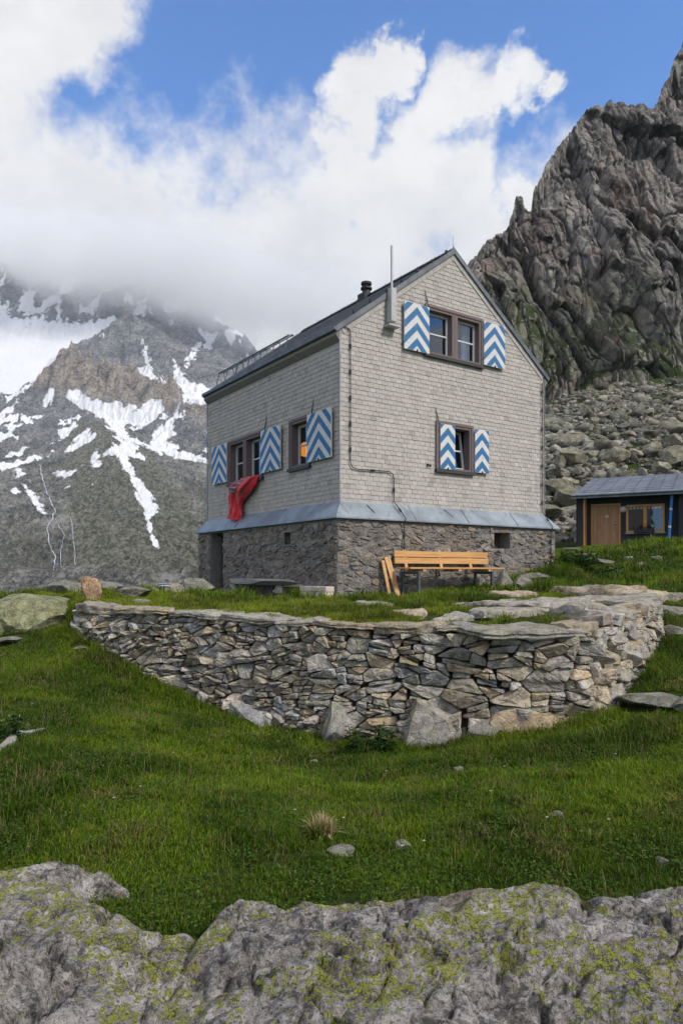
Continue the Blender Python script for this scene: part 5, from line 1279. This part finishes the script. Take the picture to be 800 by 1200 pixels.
# rock tone per vertex: 0 dark lower slabs, r: brown ridge with sunlight in its tone, g: moraine green, b: snow
att = np.stack([np.clip(brown/70+r3/90, 0, 1), np.clip(mor/26, 0, 1), np.clip(.5+snow/24, 0, 1)], -1).reshape(-1, 3)
me = np_mesh('mountain', np.stack([X, DD, z], -1).reshape(-1, 3), grid_faces(len(Ds), len(pxs))); vcol(me, att)
def m_mtn():
    t = NT('far mountain'); p = t.pos; s = t.node('ShaderNodeSeparateColor'); t.put(s.inputs[0], t.attr()); br, mo, sn = s.outputs
    z = t.sep(p)[2]; a = t.noise(.02, 9, .7, t.scale(p, (1, .5, 1))); b = t.noise(.12, 7, .75, t.scale(p, (1, .6, 1)))
    v = t.math('ADD', t.math('MULTIPLY', a, .5), t.math('MULTIPLY', b, .5))
    low = t.ramp(v, [(.42, (.06, .062, .055)), (.47, (.18, .175, .15)), (.52, (.33, .32, .28)), (.58, (.6, .58, .53))])
    hi = t.ramp(v, [(.41, (.10, .105, .12)), (.47, (.22, .222, .235)), (.53, (.36, .355, .36)), (.60, (.56, .55, .54))])
    c = t.mix(t.rng(z, 180, 520), low, hi)
    grn = t.rng(t.noise(.006, 6, .65, off_vec(t, p, 3)), .48, .62, 0, .6); c = t.mix(t.math('MULTIPLY', grn, t.rng(z, 420, 150)), c, t.mix(v, (.06, .07, .03), (.22, .22, .12)))
    c = t.mix(t.rng(br, .15, .6, 0, .75), c, t.ramp(v, [(.41, (.13, .10, .08)), (.47, (.38, .30, .225)), (.55, (.7, .57, .43))]))  # brownish ridge rock, with a golden sun patch put into its colour
    c = t.mix(t.rng(mo, .25, .75, 0, .85), c, t.mix(t.rng(b, .44, .56), (.11, .12, .06), (.34, .33, .24)))
    sm = t.rng(t.math('ADD', sn, t.math('MULTIPLY', t.math('SUBTRACT', t.noise(.03, 7, .7, t.scale(off_vec(t, p, 8), (1, .4, 1))), .5), 1.25)), .45, .53)
    sc = t.mix(t.noise(.004, 5, .6), (.66, .68, .72), (.86, .86, .86)); sc = t.mix(t.rng(t.noise(.02, 5, .7, t.scale(p, (.3, .3, 2))), .58, .7, 0, .3), sc, (.5, .5, .5))
    spk = t.rng(t.noise(.22, 5, .8, t.scale(off_vec(t, p, 2), (1, .7, 1))), .54, .62, 0, .9); c = t.mix(t.math('MULTIPLY', spk, t.rng(z, 560, 200)), c, (.55, .55, .52)); c = t.mix(t.rng(t.noise(.16, 4, .7, off_vec(t, p, 12)), .54, .63, 0, .8), c, (.045, .05, .04))
    c = t.mix(sm, c, sc)
    return t.fin(c, .9, t.bump(t.math('ADD', t.math('MULTIPLY', t.math('ADD', a, t.math('MULTIPLY', b, .5)), t.math('SUBTRACT', 1.1, sm)), 0), 34), spec=.1)
o = link_mesh('mountain', me, m_mtn(), smooth=True); tag(o, kind='structure')
# meltwater streams as ribbons on the slope
Dl = np.linspace(900, 2400, 1200); mb = MB(); rs2 = random.Random(8)
for ln, w0 in zip(STRM, (2.0, 1.1, .8)):
    fine = []
    for (a, b), (c, d) in zip(ln[:-1], ln[1:]):
        for k in range(6): fine.append((a+(c-a)*k/6+rs2.uniform(-.9, .9), b+(d-b)*k/6))
    prev = None
    for i, (px, py) in enumerate(fine):
        zz_ = mh(np.full(Dl.shape, float(px)), Dl); pp = H-(zz_-1.7)/Dl*F; hit = np.where(pp <= py)[0]
        if not len(hit): continue
        Dk = float(Dl[hit[0]]); zk = float(zz_[hit[0]]); xk = (px-400)/F*Dk; w = w0*rs2.uniform(.25, 1.1)*Dk/1200
        cur = [(xk-w/2, Dk-3, zk+2.5), (xk+w/2, Dk-3, zk+2.5)]
        if prev and abs(prev[0][1]-cur[0][1]) < 160: mb.add([prev[0], prev[1], cur[1], cur[0]], [(0, 1, 2, 3)])
        prev = cur
t = NT('white water'); M['water'] = t.fin(t.mix(t.noise(.15, 4), (.4, .43, .46), (.8, .82, .85)), .5)
o = mb.build('stream', M['water'], None); tag(o, kind='structure')
# ================================================================== GRASS
rg = np.random.default_rng(31)
HUTP = [lw(-.22, -.22)[:2], lw(W+.22, -.22)[:2], lw(W+.22, L_+.22)[:2], lw(-.22, L_+.22)[:2]]
LHP = [lhw(-.1, -.1, 0)[:2], lhw(9, -.1, 0)[:2], lhw(9, 6.2, 0)[:2], lhw(-.1, 6.2, 0)[:2]]
def sample(n, Y0, Y1, pw, a0=-.54, a1=.54):
    y = Y0+(Y1-Y0)*rg.random(n)**pw; return rg.uniform(a0, a1, n)*y, y
def gfilter(x, y):
    k = sdpoly(x, y, HUTP) < 0; k &= sdpoly(x, y, LHP) < 0; k &= sdpoly(x, y, VPOLY) < .3
    k &= (sdpoly(x, y, PL) < .03) & (sdpoly(x, y, PR) < .03)
    dw = sdline(x, y, [(wx[i], wy[i]) for i in range(0, len(wx), 4)]+[(wx[-1], wy[-1])]); sdT = sdpoly(x, y, TPOLY)
    k &= ~((dw < .10)) & ~((sdT > -.2) & (dw < .32))
    for (ex, ey, er) in EX: k &= np.hypot(x-ex, y-ey) > er
    return k, dw, sdT
def blades(name, x, y, hgt, wid, col, lean=.35, seed=0, curve=.5):
    n = len(x); r = np.random.default_rng(seed); z = gh(x, y)-.005
    th = r.uniform(0, 2*np.pi, n); l = np.abs(r.normal(0, lean, n)); lx, ly = np.cos(th)*l, np.sin(th)*l
    # widths face roughly random directions
    wa = r.uniform(0, np.pi, n); wxx, wyy = np.cos(wa)*wid/2, np.sin(wa)*wid/2*.6
    b = np.stack([x, y, z], 1); h = hgt[:, None]; L = np.stack([lx, ly, 0*lx], 1)*h; Wv = np.stack([wxx, wyy, 0*wxx], 1)
    up = np.array([0, 0, 1.])
    m = b+up*h*.55+L*.35; t = b+up*h*(1-.25*l[:, None])+L*(.8+curve)
    V = np.stack([b-Wv, b+Wv, m+Wv*.8, m-Wv*.8, t], 1).reshape(-1, 3); i = np.arange(n)*5
    me = np_mesh(name, V, [np.stack([i, i+1, i+2, i+3], 1), np.stack([i+3, i+2, i+4], 1)])
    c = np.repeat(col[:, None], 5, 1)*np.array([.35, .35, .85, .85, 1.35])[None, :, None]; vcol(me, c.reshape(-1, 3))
    return me
def gcol(x, y, n, dry=0.):
    p = P3(x, y, 0.); a = fbm(p*1.1, 3, 5)[:, None]; b = fbm(p*.45+4, 3, 9)[:, None]; f = rg.random(n)[:, None]
    g1, g2, g3, dr = np.array([.024, .052, .003]), np.array([.08, .155, .005]), np.array([.21, .29, .012]), np.array([.26, .215, .08])
    c = g1*(1-f)+g2*f; k = np.clip(.40+a*2.2+b*1.8, 0, 1); c = c*(1-k)+(g2*(1-f)+g3*f)*k; c = c*(1-.0)
    dm = (rg.random(n)[:, None] < np.clip(.07+dry+np.clip(fbm(p*1.9+11, 3, 19)[:, None]-.08, 0, 1)*1.3, 0, 1)); c = np.where(dm, dr*(.5+f*.6), c)
    return c*rg.uniform(.75, 1.25, n)[:, None]
# meadow
x, y = sample(470000, 3.0, 13.0, .85); k, dw, sdT = gfilter(x, y)
patch = fbm(P3(x*.8, y*.8, 2.), 4, 14); bare = fbm(P3(x*2.1, y*2.1, 6.), 4, 15)
sT = sdT > 0
rocky = sT & (x > 1.0) & (fbm(P3(x*1.2, y*1.2, 9.), 3, 16) > -.12-.0*y)
k &= ~(rocky & (rg.random(len(x)) < .8)); k &= ~((bare > .30) & (rg.random(len(x)) < .8))
x, y, dw, sT, patch = x[k], y[k], dw[k], sT[k], patch[k]; n = len(x)
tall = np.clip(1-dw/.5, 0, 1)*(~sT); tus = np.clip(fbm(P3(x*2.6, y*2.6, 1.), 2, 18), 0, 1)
h = (.022+.024*rg.random(n)+np.clip(patch+.1, 0, 1)*.05+tus*.05+tall*.11+sT*(.02+tus*.10))*rg.uniform(.7, 1.3, n)
h *= np.clip(y/5., .75, 1.15); wd = .0035+.0007*y
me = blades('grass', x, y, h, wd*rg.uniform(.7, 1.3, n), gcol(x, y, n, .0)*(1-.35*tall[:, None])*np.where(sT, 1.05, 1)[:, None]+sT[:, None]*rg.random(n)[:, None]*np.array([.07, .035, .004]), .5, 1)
M['grass'] = m_leaf('grass blade', .7)
o = link_mesh('grass', me, M['grass']); tag(o, 'short green alpine turf with scattered dry blades', kind='stuff')
# slopes further away
x, y = sample(260000, 12.5, 36, .8, -.6, .62); k, dw, sdT = gfilter(x, y); bare = fbm(P3(x*.9, y*.9, 6.), 4, 25)
k &= ~((bare > .3) & (rg.random(len(x)) < .8)); k &= ~((sdT > 0) & (y < 14) & (bare > -.05) & (x > 1)); x, y, dw, sdT = x[k], y[k], dw[k], sdT[k]; n = len(x)
tus = np.clip(fbm(P3(x*1.3, y*1.3, 1.), 3, 28)+.05, 0, 1); h = (.05+.05*rg.random(n)+tus*.32*(y < 24)+tus*.1)*rg.uniform(.7, 1.2, n)
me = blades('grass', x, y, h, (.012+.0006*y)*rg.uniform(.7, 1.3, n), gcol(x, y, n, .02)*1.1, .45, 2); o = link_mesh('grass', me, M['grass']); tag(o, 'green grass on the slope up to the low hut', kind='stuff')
# tall tufts near the bench, the hut corner and the outcrop cracks
def tuft_pts(spots):
    X_, Y_, Hh = [], [], []
    for px, py, Y, rad, num, hh in spots:
        if Y is None:
            Ys = np.linspace(3, 30, 900); r_ = (px-400)/F; z = gh(r_*Ys, Ys); hit = np.where(H-(z-1.7)/Ys*F <= py)[0]; Y = float(Ys[hit[0]])
        cx = (px-400)/F*Y; a = rg.normal(0, rad, (num, 2)); X_.append(cx+a[:, 0]); Y_.append(Y+a[:, 1]*.7); Hh.append(hh*rg.uniform(.5, 1.1, num)*np.exp(-(a**2).sum(1)/(4*rad**2)))
    return np.concatenate(X_), np.concatenate(Y_), np.concatenate(Hh)
sp = [(510, 706, None, .32, 1500, .30), (548, 706, None, .28, 1100, .26), (575, 708, None, .22, 700, .22), (470, 714, None, .2, 500, .2), (490, 716, None, .12, 350, .26), (660, 678, None, .4, 1800, .42), (640, 690, None, .35, 1000, .3), (700, 690, None, .3, 800, .25), (610, 712, None, .25, 500, .22), (730, 694, None, .3, 600, .26),
      (280, 702, None, .2, 300, .13), (310, 703, None, .2, 300, .12), (347, 703, None, .06, 300, .34), (410, 708, None, .2, 500, .24), (430, 708, None, .2, 500, .2), (250, 700, None, .4, 500, .2), (760, 700, None, .3, 500, .2), (780, 680, None, .5, 900, .3), (450, 725, None, .15, 300, .18), (540, 722, None, .2, 500, .2), (680, 715, None, .2, 400, .2), (640, 718, None, .25, 500, .18), (590, 733, None, .1, 200, .16),
      *[(rg.uniform(-20, 820), rg.uniform(850, 1000), None, rg.uniform(.03, .09), int(rg.uniform(50, 130)), rg.uniform(.08, .15)) for _ in range(70)], (790, 852, None, .5, 900, .16), (740, 862, None, .4, 900, .16), (560, 884, None, .5, 1200, .13), (330, 868, None, .4, 1100, .15), (250, 838, None, .3, 900, .17), (200, 812, None, .3, 800, .17), (150, 790, None, .3, 700, .2), (20, 940, None, .4, 700, .12), (455, 884, None, .3, 600, .15), (655, 874, None, .3, 700, .15)]
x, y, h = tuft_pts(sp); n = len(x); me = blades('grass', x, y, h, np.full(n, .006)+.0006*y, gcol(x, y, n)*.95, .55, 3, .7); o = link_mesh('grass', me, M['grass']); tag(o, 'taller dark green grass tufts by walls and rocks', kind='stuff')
# pale seed stalks
x, y = sample(5200, 3.6, 13.5, .7); k, dw, sdT = gfilter(x, y); x, y = x[k], y[k]; n = len(x)
me = blades('seed_stalks', x, y, rg.uniform(.08, .17, n), np.full(n, .0028)+.0003*y, np.array([.30, .25, .12])*rg.uniform(.5, 1.2, (n, 1)), .25, 9, .3); o = link_mesh('seed_stalks', me, M['grass']); tag(o, 'thin straw coloured seed stalks scattered in the meadow', kind='stuff')
# small broad leaves of ground cover
x, y = sample(90000, 3.1, 10.5, .8); k, dw, sdT = gfilter(x, y); k &= fbm(P3(x*1.7, y*1.7, 8.), 3, 35) > .0; x, y = x[k], y[k]; n = len(x)
V0 = np.stack([x, y, gh(x, y)+rg.uniform(.01, .05, n)], 1); a = rg.uniform(0, 6.28, n); s = rg.uniform(.006, .014, n)[:, None]
U = np.stack([np.cos(a), np.sin(a), rg.normal(0, .3, n)], 1)*s; Wd = np.stack([-np.sin(a), np.cos(a), rg.normal(0, .3, n)], 1)*s*.6
me = np_mesh('ground_cover', np.stack([V0-U, V0+Wd, V0+U, V0-Wd], 1).reshape(-1, 3), (np.arange(n)[:, None]*4+np.arange(4)))
c = np.array([.06, .12, .014])*rg.uniform(.5, 1.3, (n, 1))+(rg.random((n, 1)) < .05)*np.array([.10, .03, .02]); vcol(me, np.repeat(c, 4, 0)); o = link_mesh('ground_cover', me, M['leaf']); tag(o, 'tiny leaves of alpine herbs in the turf', kind='stuff')
# dry straw tuft
def radial_tuft(name, px, py, num, hh, cols, seed, label, cat, Y=None, spread=.9, wd=.004, **k):
    if Y is None:
        Ys = np.linspace(2.5, 30, 900); r_ = (px-400)/F; z = gh(r_*Ys, Ys); hit = np.where(H-(z-1.7)/Ys*F <= py)[0]; Y = float(Ys[hit[0]])
    cx = (px-400)/F*Y; z0 = gz(cx, Y); r = random.Random(seed); mb = MB()
    for _ in range(num):
        a = r.uniform(0, 6.28); l = abs(r.gauss(0, spread)); h = hh*r.uniform(.5, 1.1); d = Vector((math.cos(a)*l, math.sin(a)*l, 1)).normalized(); s = Vector((-math.sin(a), math.cos(a), 0))*wd
        if abs(s.x) < wd*.5: s.x = wd*.6
        b = Vector((r.gauss(0, .025), r.gauss(0, .025), 0)); m = b+d*h*.6; t = b+d*h+Vector((d.x, d.y, -.5*l))*h*.3; cc = r.choice(cols); q = r.uniform(.7, 1.2); mb.col = tuple(v*q for v in cc)
        mb.add([b-s, b+s, m+s*.7, m-s*.7, t], [(0, 1, 2, 3), (3, 2, 4)])
    o = mb.build(name, M['leaf'], None, fixn=False); o.location = (cx, Y, z0); return tag(o, label, cat, **k)
radial_tuft('dry_tuft', 378, 982, 380, .17, [(.42, .33, .17), (.52, .42, .24), (.3, .22, .1)], 3, 'straw coloured tuft of dry grass in the middle of the meadow', 'grass tuft')
# leafy plants with pale heads
def plant(px, py, Y, stems, hh, seed, label, heads=3, rad=.16, leafl=.12):
    if Y is None:
        Ys = np.linspace(3, 30, 900); r_ = (px-400)/F; z = gh(r_*Ys, Ys); hit = np.where(H-(z-1.7)/Ys*F <= py)[0]; Y = float(Ys[hit[0]])
    cx = (px-400)/F*Y; o = empty('thistle_plant', (cx, Y, gz(cx, Y)), 0, label=label, cat='plant'); r = random.Random(seed); st = MB(); lf = MB(); hd_ = MB()
    for s_ in range(stems):
        a = r.uniform(0, 6.28); q = rad*r.random()**.5; b = Vector((math.cos(a)*q, math.sin(a)*q, 0)); h = hh*r.uniform(.55, 1); tp = b*1.5+Vector((0, 0, h)); st.col = (.07, .12, .03); st.tube([b, (b+tp)/2, tp], [.007, .006, .004], 5)
        for k_ in range(int(h/.018)):
            t_ = r.uniform(.05, .95); p = b.lerp(tp, t_); az_ = r.uniform(0, 6.28); d = Vector((math.cos(az_), math.sin(az_), r.uniform(.1, .8))).normalized(); sd_ = d.cross(Vector((0, 0, 1))).normalized(); l = leafl*r.uniform(.5, 1.1)*(1.1-.5*t_)
            q_ = r.uniform(.7, 1.3); lf.col = (.032*q_, .075*q_, .014*q_); p2 = p+d*l*.5; p3 = p+d*l+Vector((0, 0, -l*.3)); lf.add([p, p2+sd_*l*.16, p3, p2-sd_*l*.16], [(0, 1, 2, 3)])
        if s_ < heads:
            for k_ in range(26):
                d = Vector((r.gauss(0, 1), r.gauss(0, 1), r.uniform(0, 1.6))).normalized(); sd_ = d.cross(Vector((.3, .5, 1))).normalized(); l = .045*r.uniform(.6, 1.2); hd_.col = r.choice([(.42, .48, .16), (.5, .52, .22), (.25, .34, .09)]); hd_.add([tp-sd_*.006, tp+sd_*.006, tp+d*l], [(0, 1, 2)])
    st.build('stem', M['leaf'], o); lf.build('leaves', M['leaf'], o, fixn=False)
    if heads: hd_.build('flower_heads', M['leaf'], o, fixn=False)
for pq in ((668, 668, .5, 21), (690, 664, .4, 22), (655, 672, .45, 23), (712, 676, .3, 24)): plant(pq[0], pq[1], None, 9, pq[2], pq[3], {21: 'leafy green plant left of the tall one by the hut corner', 22: 'bushy green plant right of the tall one by the hut corner', 23: 'leafy plant nearest the hut right corner', 24: 'low leafy plant farthest right on the bank by the hut'}[pq[3]], 1, .25, .2)
plant(432, 884, None, 16, .34, 1, 'leafy thistle with pale green heads at the wall foot', 4, .20, .15)
plant(4, 868, None, 12, .3, 2, 'leafy plant with pale yellow flower heads at the left edge of the meadow', 4, .12)
plant(679, 672, None, 14, .62, 3, 'tall leafy plant with yellowish tops by the right corner of the hut', 3, .22, .2)
# tiny flowers
fl_m = simple('petal', (.5, .46, .44), .8)
FLW = [(rg.uniform(0, 800), rg.uniform(800, 1000)) for _ in range(12)]+[(268, 859), (302, 861), (315, 862), (336, 858), (352, 866), (326, 870), (770, 762), (756, 782), (772, 790), (779, 795), (720, 885), (590, 900), (38, 826), (640, 960), (452, 905)]
for k, (px, py) in enumerate(FLW):
    Ys = np.linspace(3, 30, 900); r_ = (px-400)/F; z = gh(r_*Ys, Ys)+.08; hit = np.where(H-(z-1.7)/Ys*F <= py)[0]; Y = float(Ys[hit[0]]); x_ = r_*Y
    o = empty('wildflower', (x_, Y, gz(x_, Y)), 0, label='tiny pale wildflower standing in the meadow grass', cat='flower', group='tiny pale flowers in the meadow')
    mb = MB(); mb.col = (.1, .18, .05); mb.tube([(0, 0, 0), (.004, 0, .09)], .0015, 4); mb.build('stem', M['leaf'], o)
    mb = MB()
    for j in range(6): a = j*math.pi/3; mb.add([(.004, 0, .09), (.004+math.cos(a-.4)*.008, math.sin(a-.4)*.008, .094), (.004+math.cos(a)*.012, math.sin(a)*.012, .093), (.004+math.cos(a+.4)*.008, math.sin(a+.4)*.008, .094)], [(0, 1, 2, 3)])
    mb.build('petals', fl_m, o, fixn=False)
# ================================================================== CLOUD ON THE PEAKS
bm = bmesh.new(); bmesh.ops.create_icosphere(bm, subdivisions=5, radius=1)
CC = (-930, 2900, 1270); CS = (1500, 400, 250)
V = np.array([v.co[:] for v in bm.verts]); nn = fbm(V*1.6, 4, 51); V = V*(1+nn*.16)[:, None]
Fi = np.array([[v.index for v in f.verts] for f in bm.faces]); bm.free()
me = np_mesh('cloud', V*np.array(CS), Fi)
def m_cloud():
    m = bpy.data.materials.new('cloud vapour'); m.use_nodes = True; t = m.node_tree; t.nodes.clear(); nd = lambda ty: t.nodes.new(ty); out = nd('ShaderNodeOutputMaterial'); v = nd('ShaderNodeVolumePrincipled'); t.links.new(v.outputs[0], out.inputs['Volume'])
    v.inputs['Color'].default_value = (1, 1, 1, 1); v.inputs['Anisotropy'].default_value = 0
    tc = nd('ShaderNodeTexCoord'); mp = nd('ShaderNodeVectorMath'); mp.operation = 'DIVIDE'; mp.inputs[1].default_value = CS; t.links.new(tc.outputs['Object'], mp.inputs[0])
    ln = nd('ShaderNodeVectorMath'); ln.operation = 'LENGTH'; t.links.new(mp.outputs[0], ln.inputs[0])
    no = nd('ShaderNodeTexNoise'); no.inputs['Scale'].default_value = .0034; no.inputs['Detail'].default_value = 5; no.inputs['Roughness'].default_value = .6; t.links.new(tc.outputs['Object'], no.inputs['Vector'])
    a = nd('ShaderNodeMath'); a.operation = 'MULTIPLY_ADD'; t.links.new(no.outputs[0], a.inputs[0]); a.inputs[1].default_value = -1.35; t.links.new(ln.outputs['Value'], a.inputs[2])
    r = nd('ShaderNodeMapRange'); r.interpolation_type = 'SMOOTHSTEP'; t.links.new(a.outputs[0], r.inputs[0]); r.inputs[1].default_value = .16; r.inputs[2].default_value = -.22; r.inputs[3].default_value = 0; r.inputs[4].default_value = CD
    t.links.new(r.outputs[0], v.inputs['Density']); return m
CD = .008
o = link_mesh('cloud', me, m_cloud(), smooth=True); o.location = CC; o.rotation_euler = (0, R(13), 0); tag(o, 'grey white cloud bank wrapping the peaks', kind='stuff')
# ================================================================== HAZE
mb = MB(); mb.box(-4200, 4200, -3200, 5200, -110, 1900); hz = mb.build('haze', [], None)
m = bpy.data.materials.new('air haze'); m.use_nodes = True; t = m.node_tree; t.nodes.clear(); out = t.nodes.new('ShaderNodeOutputMaterial'); v = t.nodes.new('ShaderNodeVolumePrincipled')
v.inputs['Color'].default_value = (.82, .9, 1, 1); v.inputs['Density'].default_value = .00008; v.inputs['Anisotropy'].default_value = .1; t.links.new(v.outputs[0], out.inputs['Volume']); hz.data.materials.append(m); tag(hz, kind='stuff')
if not HAZE: bpy.data.objects.remove(hz)
# ================================================================== SKY, SUN, CAMERA
w = bpy.data.worlds.new('World'); scn.world = w; w.use_nodes = True; T = w.node_tree; T.nodes.clear()
class WT(NT):
    def __init__(s, T): s.t = T; s.n = T.nodes; s.l = T.links
s = WT(T); s.out = s.node('ShaderNodeOutputWorld'); bg = s.node('ShaderNodeBackground')
SUN_AZ, SUN_EL = 128., 42.      # azimuth clockwise from +Y (view direction)
sk = s.node('ShaderNodeTexSky'); sk.sky_type = 'NISHITA'; sk.sun_disc = False; sk.sun_elevation = R(SUN_EL); sk.sun_rotation = R(SUN_AZ); sk.altitude = 2000; sk.air_density = 1.0; sk.dust_density = .4; sk.ozone_density = 2.0
d = s.node('ShaderNodeTexCoord').outputs['Generated']; s.pos = d
dn = s.vmath('NORMALIZE', d)
def cdir(px, py): v = Vector(((px-400)/F, 1, (H-py)/F)).normalized(); return tuple(v)
wob = s.vmath('SCALE', s.vmath('SUBTRACT', s.noise(5, 7, .62, dn, color=True), (.5, .5, .5)), .20)
wob2 = s.vmath('SCALE', s.vmath('SUBTRACT', s.noise(22, 6, .65, dn, color=True), (.5, .5, .5)), .055)
dd = s.vmath('ADD', dn, s.vmath('ADD', wob, wob2))
BL = [(60, -20, 125), (40, 50, 110), (-60, 120, 190), (95, 315, 180), (30, 330, 240), (240, 440, 165), (320, 345, 95), (395, 275, 100), (420, 200, 75), (425, 105, 62), (455, 75, 40), (520, 130, 78), (580, 120, 58), (630, 118, 34), (500, 230, 120), (560, 235, 70), (470, 330, 140), (590, 330, 120), (640, 250, 60), (700, 330, 200), (300, 420, 300), (700, 500, 300)]
f = None
for px, py, r_ in BL:
    dist = s.vmath('DISTANCE', dd, cdir(px, py)); v = s.math('SUBTRACT', 1, s.math('DIVIDE', dist, r_/F/(1+((px-400)**2+(H-py)**2)/F**2)**.5*1.12)); f = v if f is None else s.math('MAXIMUM', f, v)
f = s.math('ADD', f, s.math('MULTIPLY', s.math('SUBTRACT', s.noise(14, 8, .66, dn), .5), .7))
fwd = s.rng(s.sep(dn)[1], .35, .6); oth = s.rng(s.noise(2.2, 7, .6, s.scale(dn, (1, 1, 1.6))), .34, .50, -.3, .5)
f = s.math('ADD', s.math('MULTIPLY', f, fwd), s.math('MULTIPLY', oth, s.math('SUBTRACT', 1, fwd)))
den = s.rng(f, .18, .56)
zz_ = s.sep(dn)[2]
sh = s.noise(4.2, 7, .6, s.vmath('ADD', dd, (3, 1, 2))); sh2 = s.noise(11, 6, .6, s.vmath('ADD', dn, (.4, .1, .35)))
br = s.math('ADD', s.math('MULTIPLY', sh, .6), s.math('MULTIPLY', sh2, .4))
top = s.rng(zz_, .28, .56)
lit = s.math('ADD', s.rng(br, .36, .6, 0, .6), s.math('MULTIPLY', top, .5))
cc = s.mix(s.math('MINIMUM', lit, 1), CLO, CHI)
cc = s.mix(fwd, OTH, cc)
sky = s.mix(1, sk.outputs[0], SKT, 'MULTIPLY')
veil = s.rng(s.noise(2.5, 6, .6, s.vmath('ADD', dn, (5, 5, 5))), .4, .8, 0, .05)
col = s.mix(s.math('MAXIMUM', den, veil), sky, cc)
col = s.mix(s.rng(zz_, -.02, .0), (1.2, 1.2, 1.1), col)
s.put(bg.inputs[0], col); bg.inputs[1].default_value = .1; s.l.new(bg.outputs[0], s.out.inputs[0])
sl_ = bpy.data.lights.new('sun', 'SUN'); sl_.energy = SUN_E; sl_.angle = R(10); sl_.color = (1, .945, .87); so = bpy.data.objects.new('sun', sl_); COL.objects.link(so)
az, el = R(SUN_AZ), R(SUN_EL); sd_ = Vector((math.sin(az)*math.cos(el), math.cos(az)*math.cos(el), math.sin(el))); so.rotation_euler = sd_.to_track_quat('Z', 'Y').to_euler(); so.location = (10, -10, 20)
cam = bpy.data.cameras.new('camera'); co = bpy.data.objects.new('camera', cam); COL.objects.link(co); scn.camera = co
co.location = (0, 0, 1.7); co.rotation_euler = (R(90), 0, 0); cam.sensor_fit = 'VERTICAL'; cam.sensor_height = 36; cam.sensor_width = 24; cam.lens = F/1200*36; cam.shift_y = (H-600)/1200; cam.clip_end = 20000; cam.clip_start = .05
scn.view_settings.view_transform = 'Standard'; scn.view_settings.look = 'None'; scn.view_settings.exposure = .22; scn.view_settings.gamma = 1
cy = scn.cycles; cy.use_denoising = True; cy.max_bounces = 7; cy.diffuse_bounces = 3; cy.glossy_bounces = 3; cy.transmission_bounces = 4; cy.transparent_max_bounces = 8; cy.volume_bounces = VB; cy.volume_step_rate = 2.5; cy.volume_max_steps = 96
cy.use_adaptive_sampling = True; cy.adaptive_threshold = .02; cy.sample_clamp_indirect = 6
try: cy.denoiser = 'OPENIMAGEDENOISE'
except Exception: pass
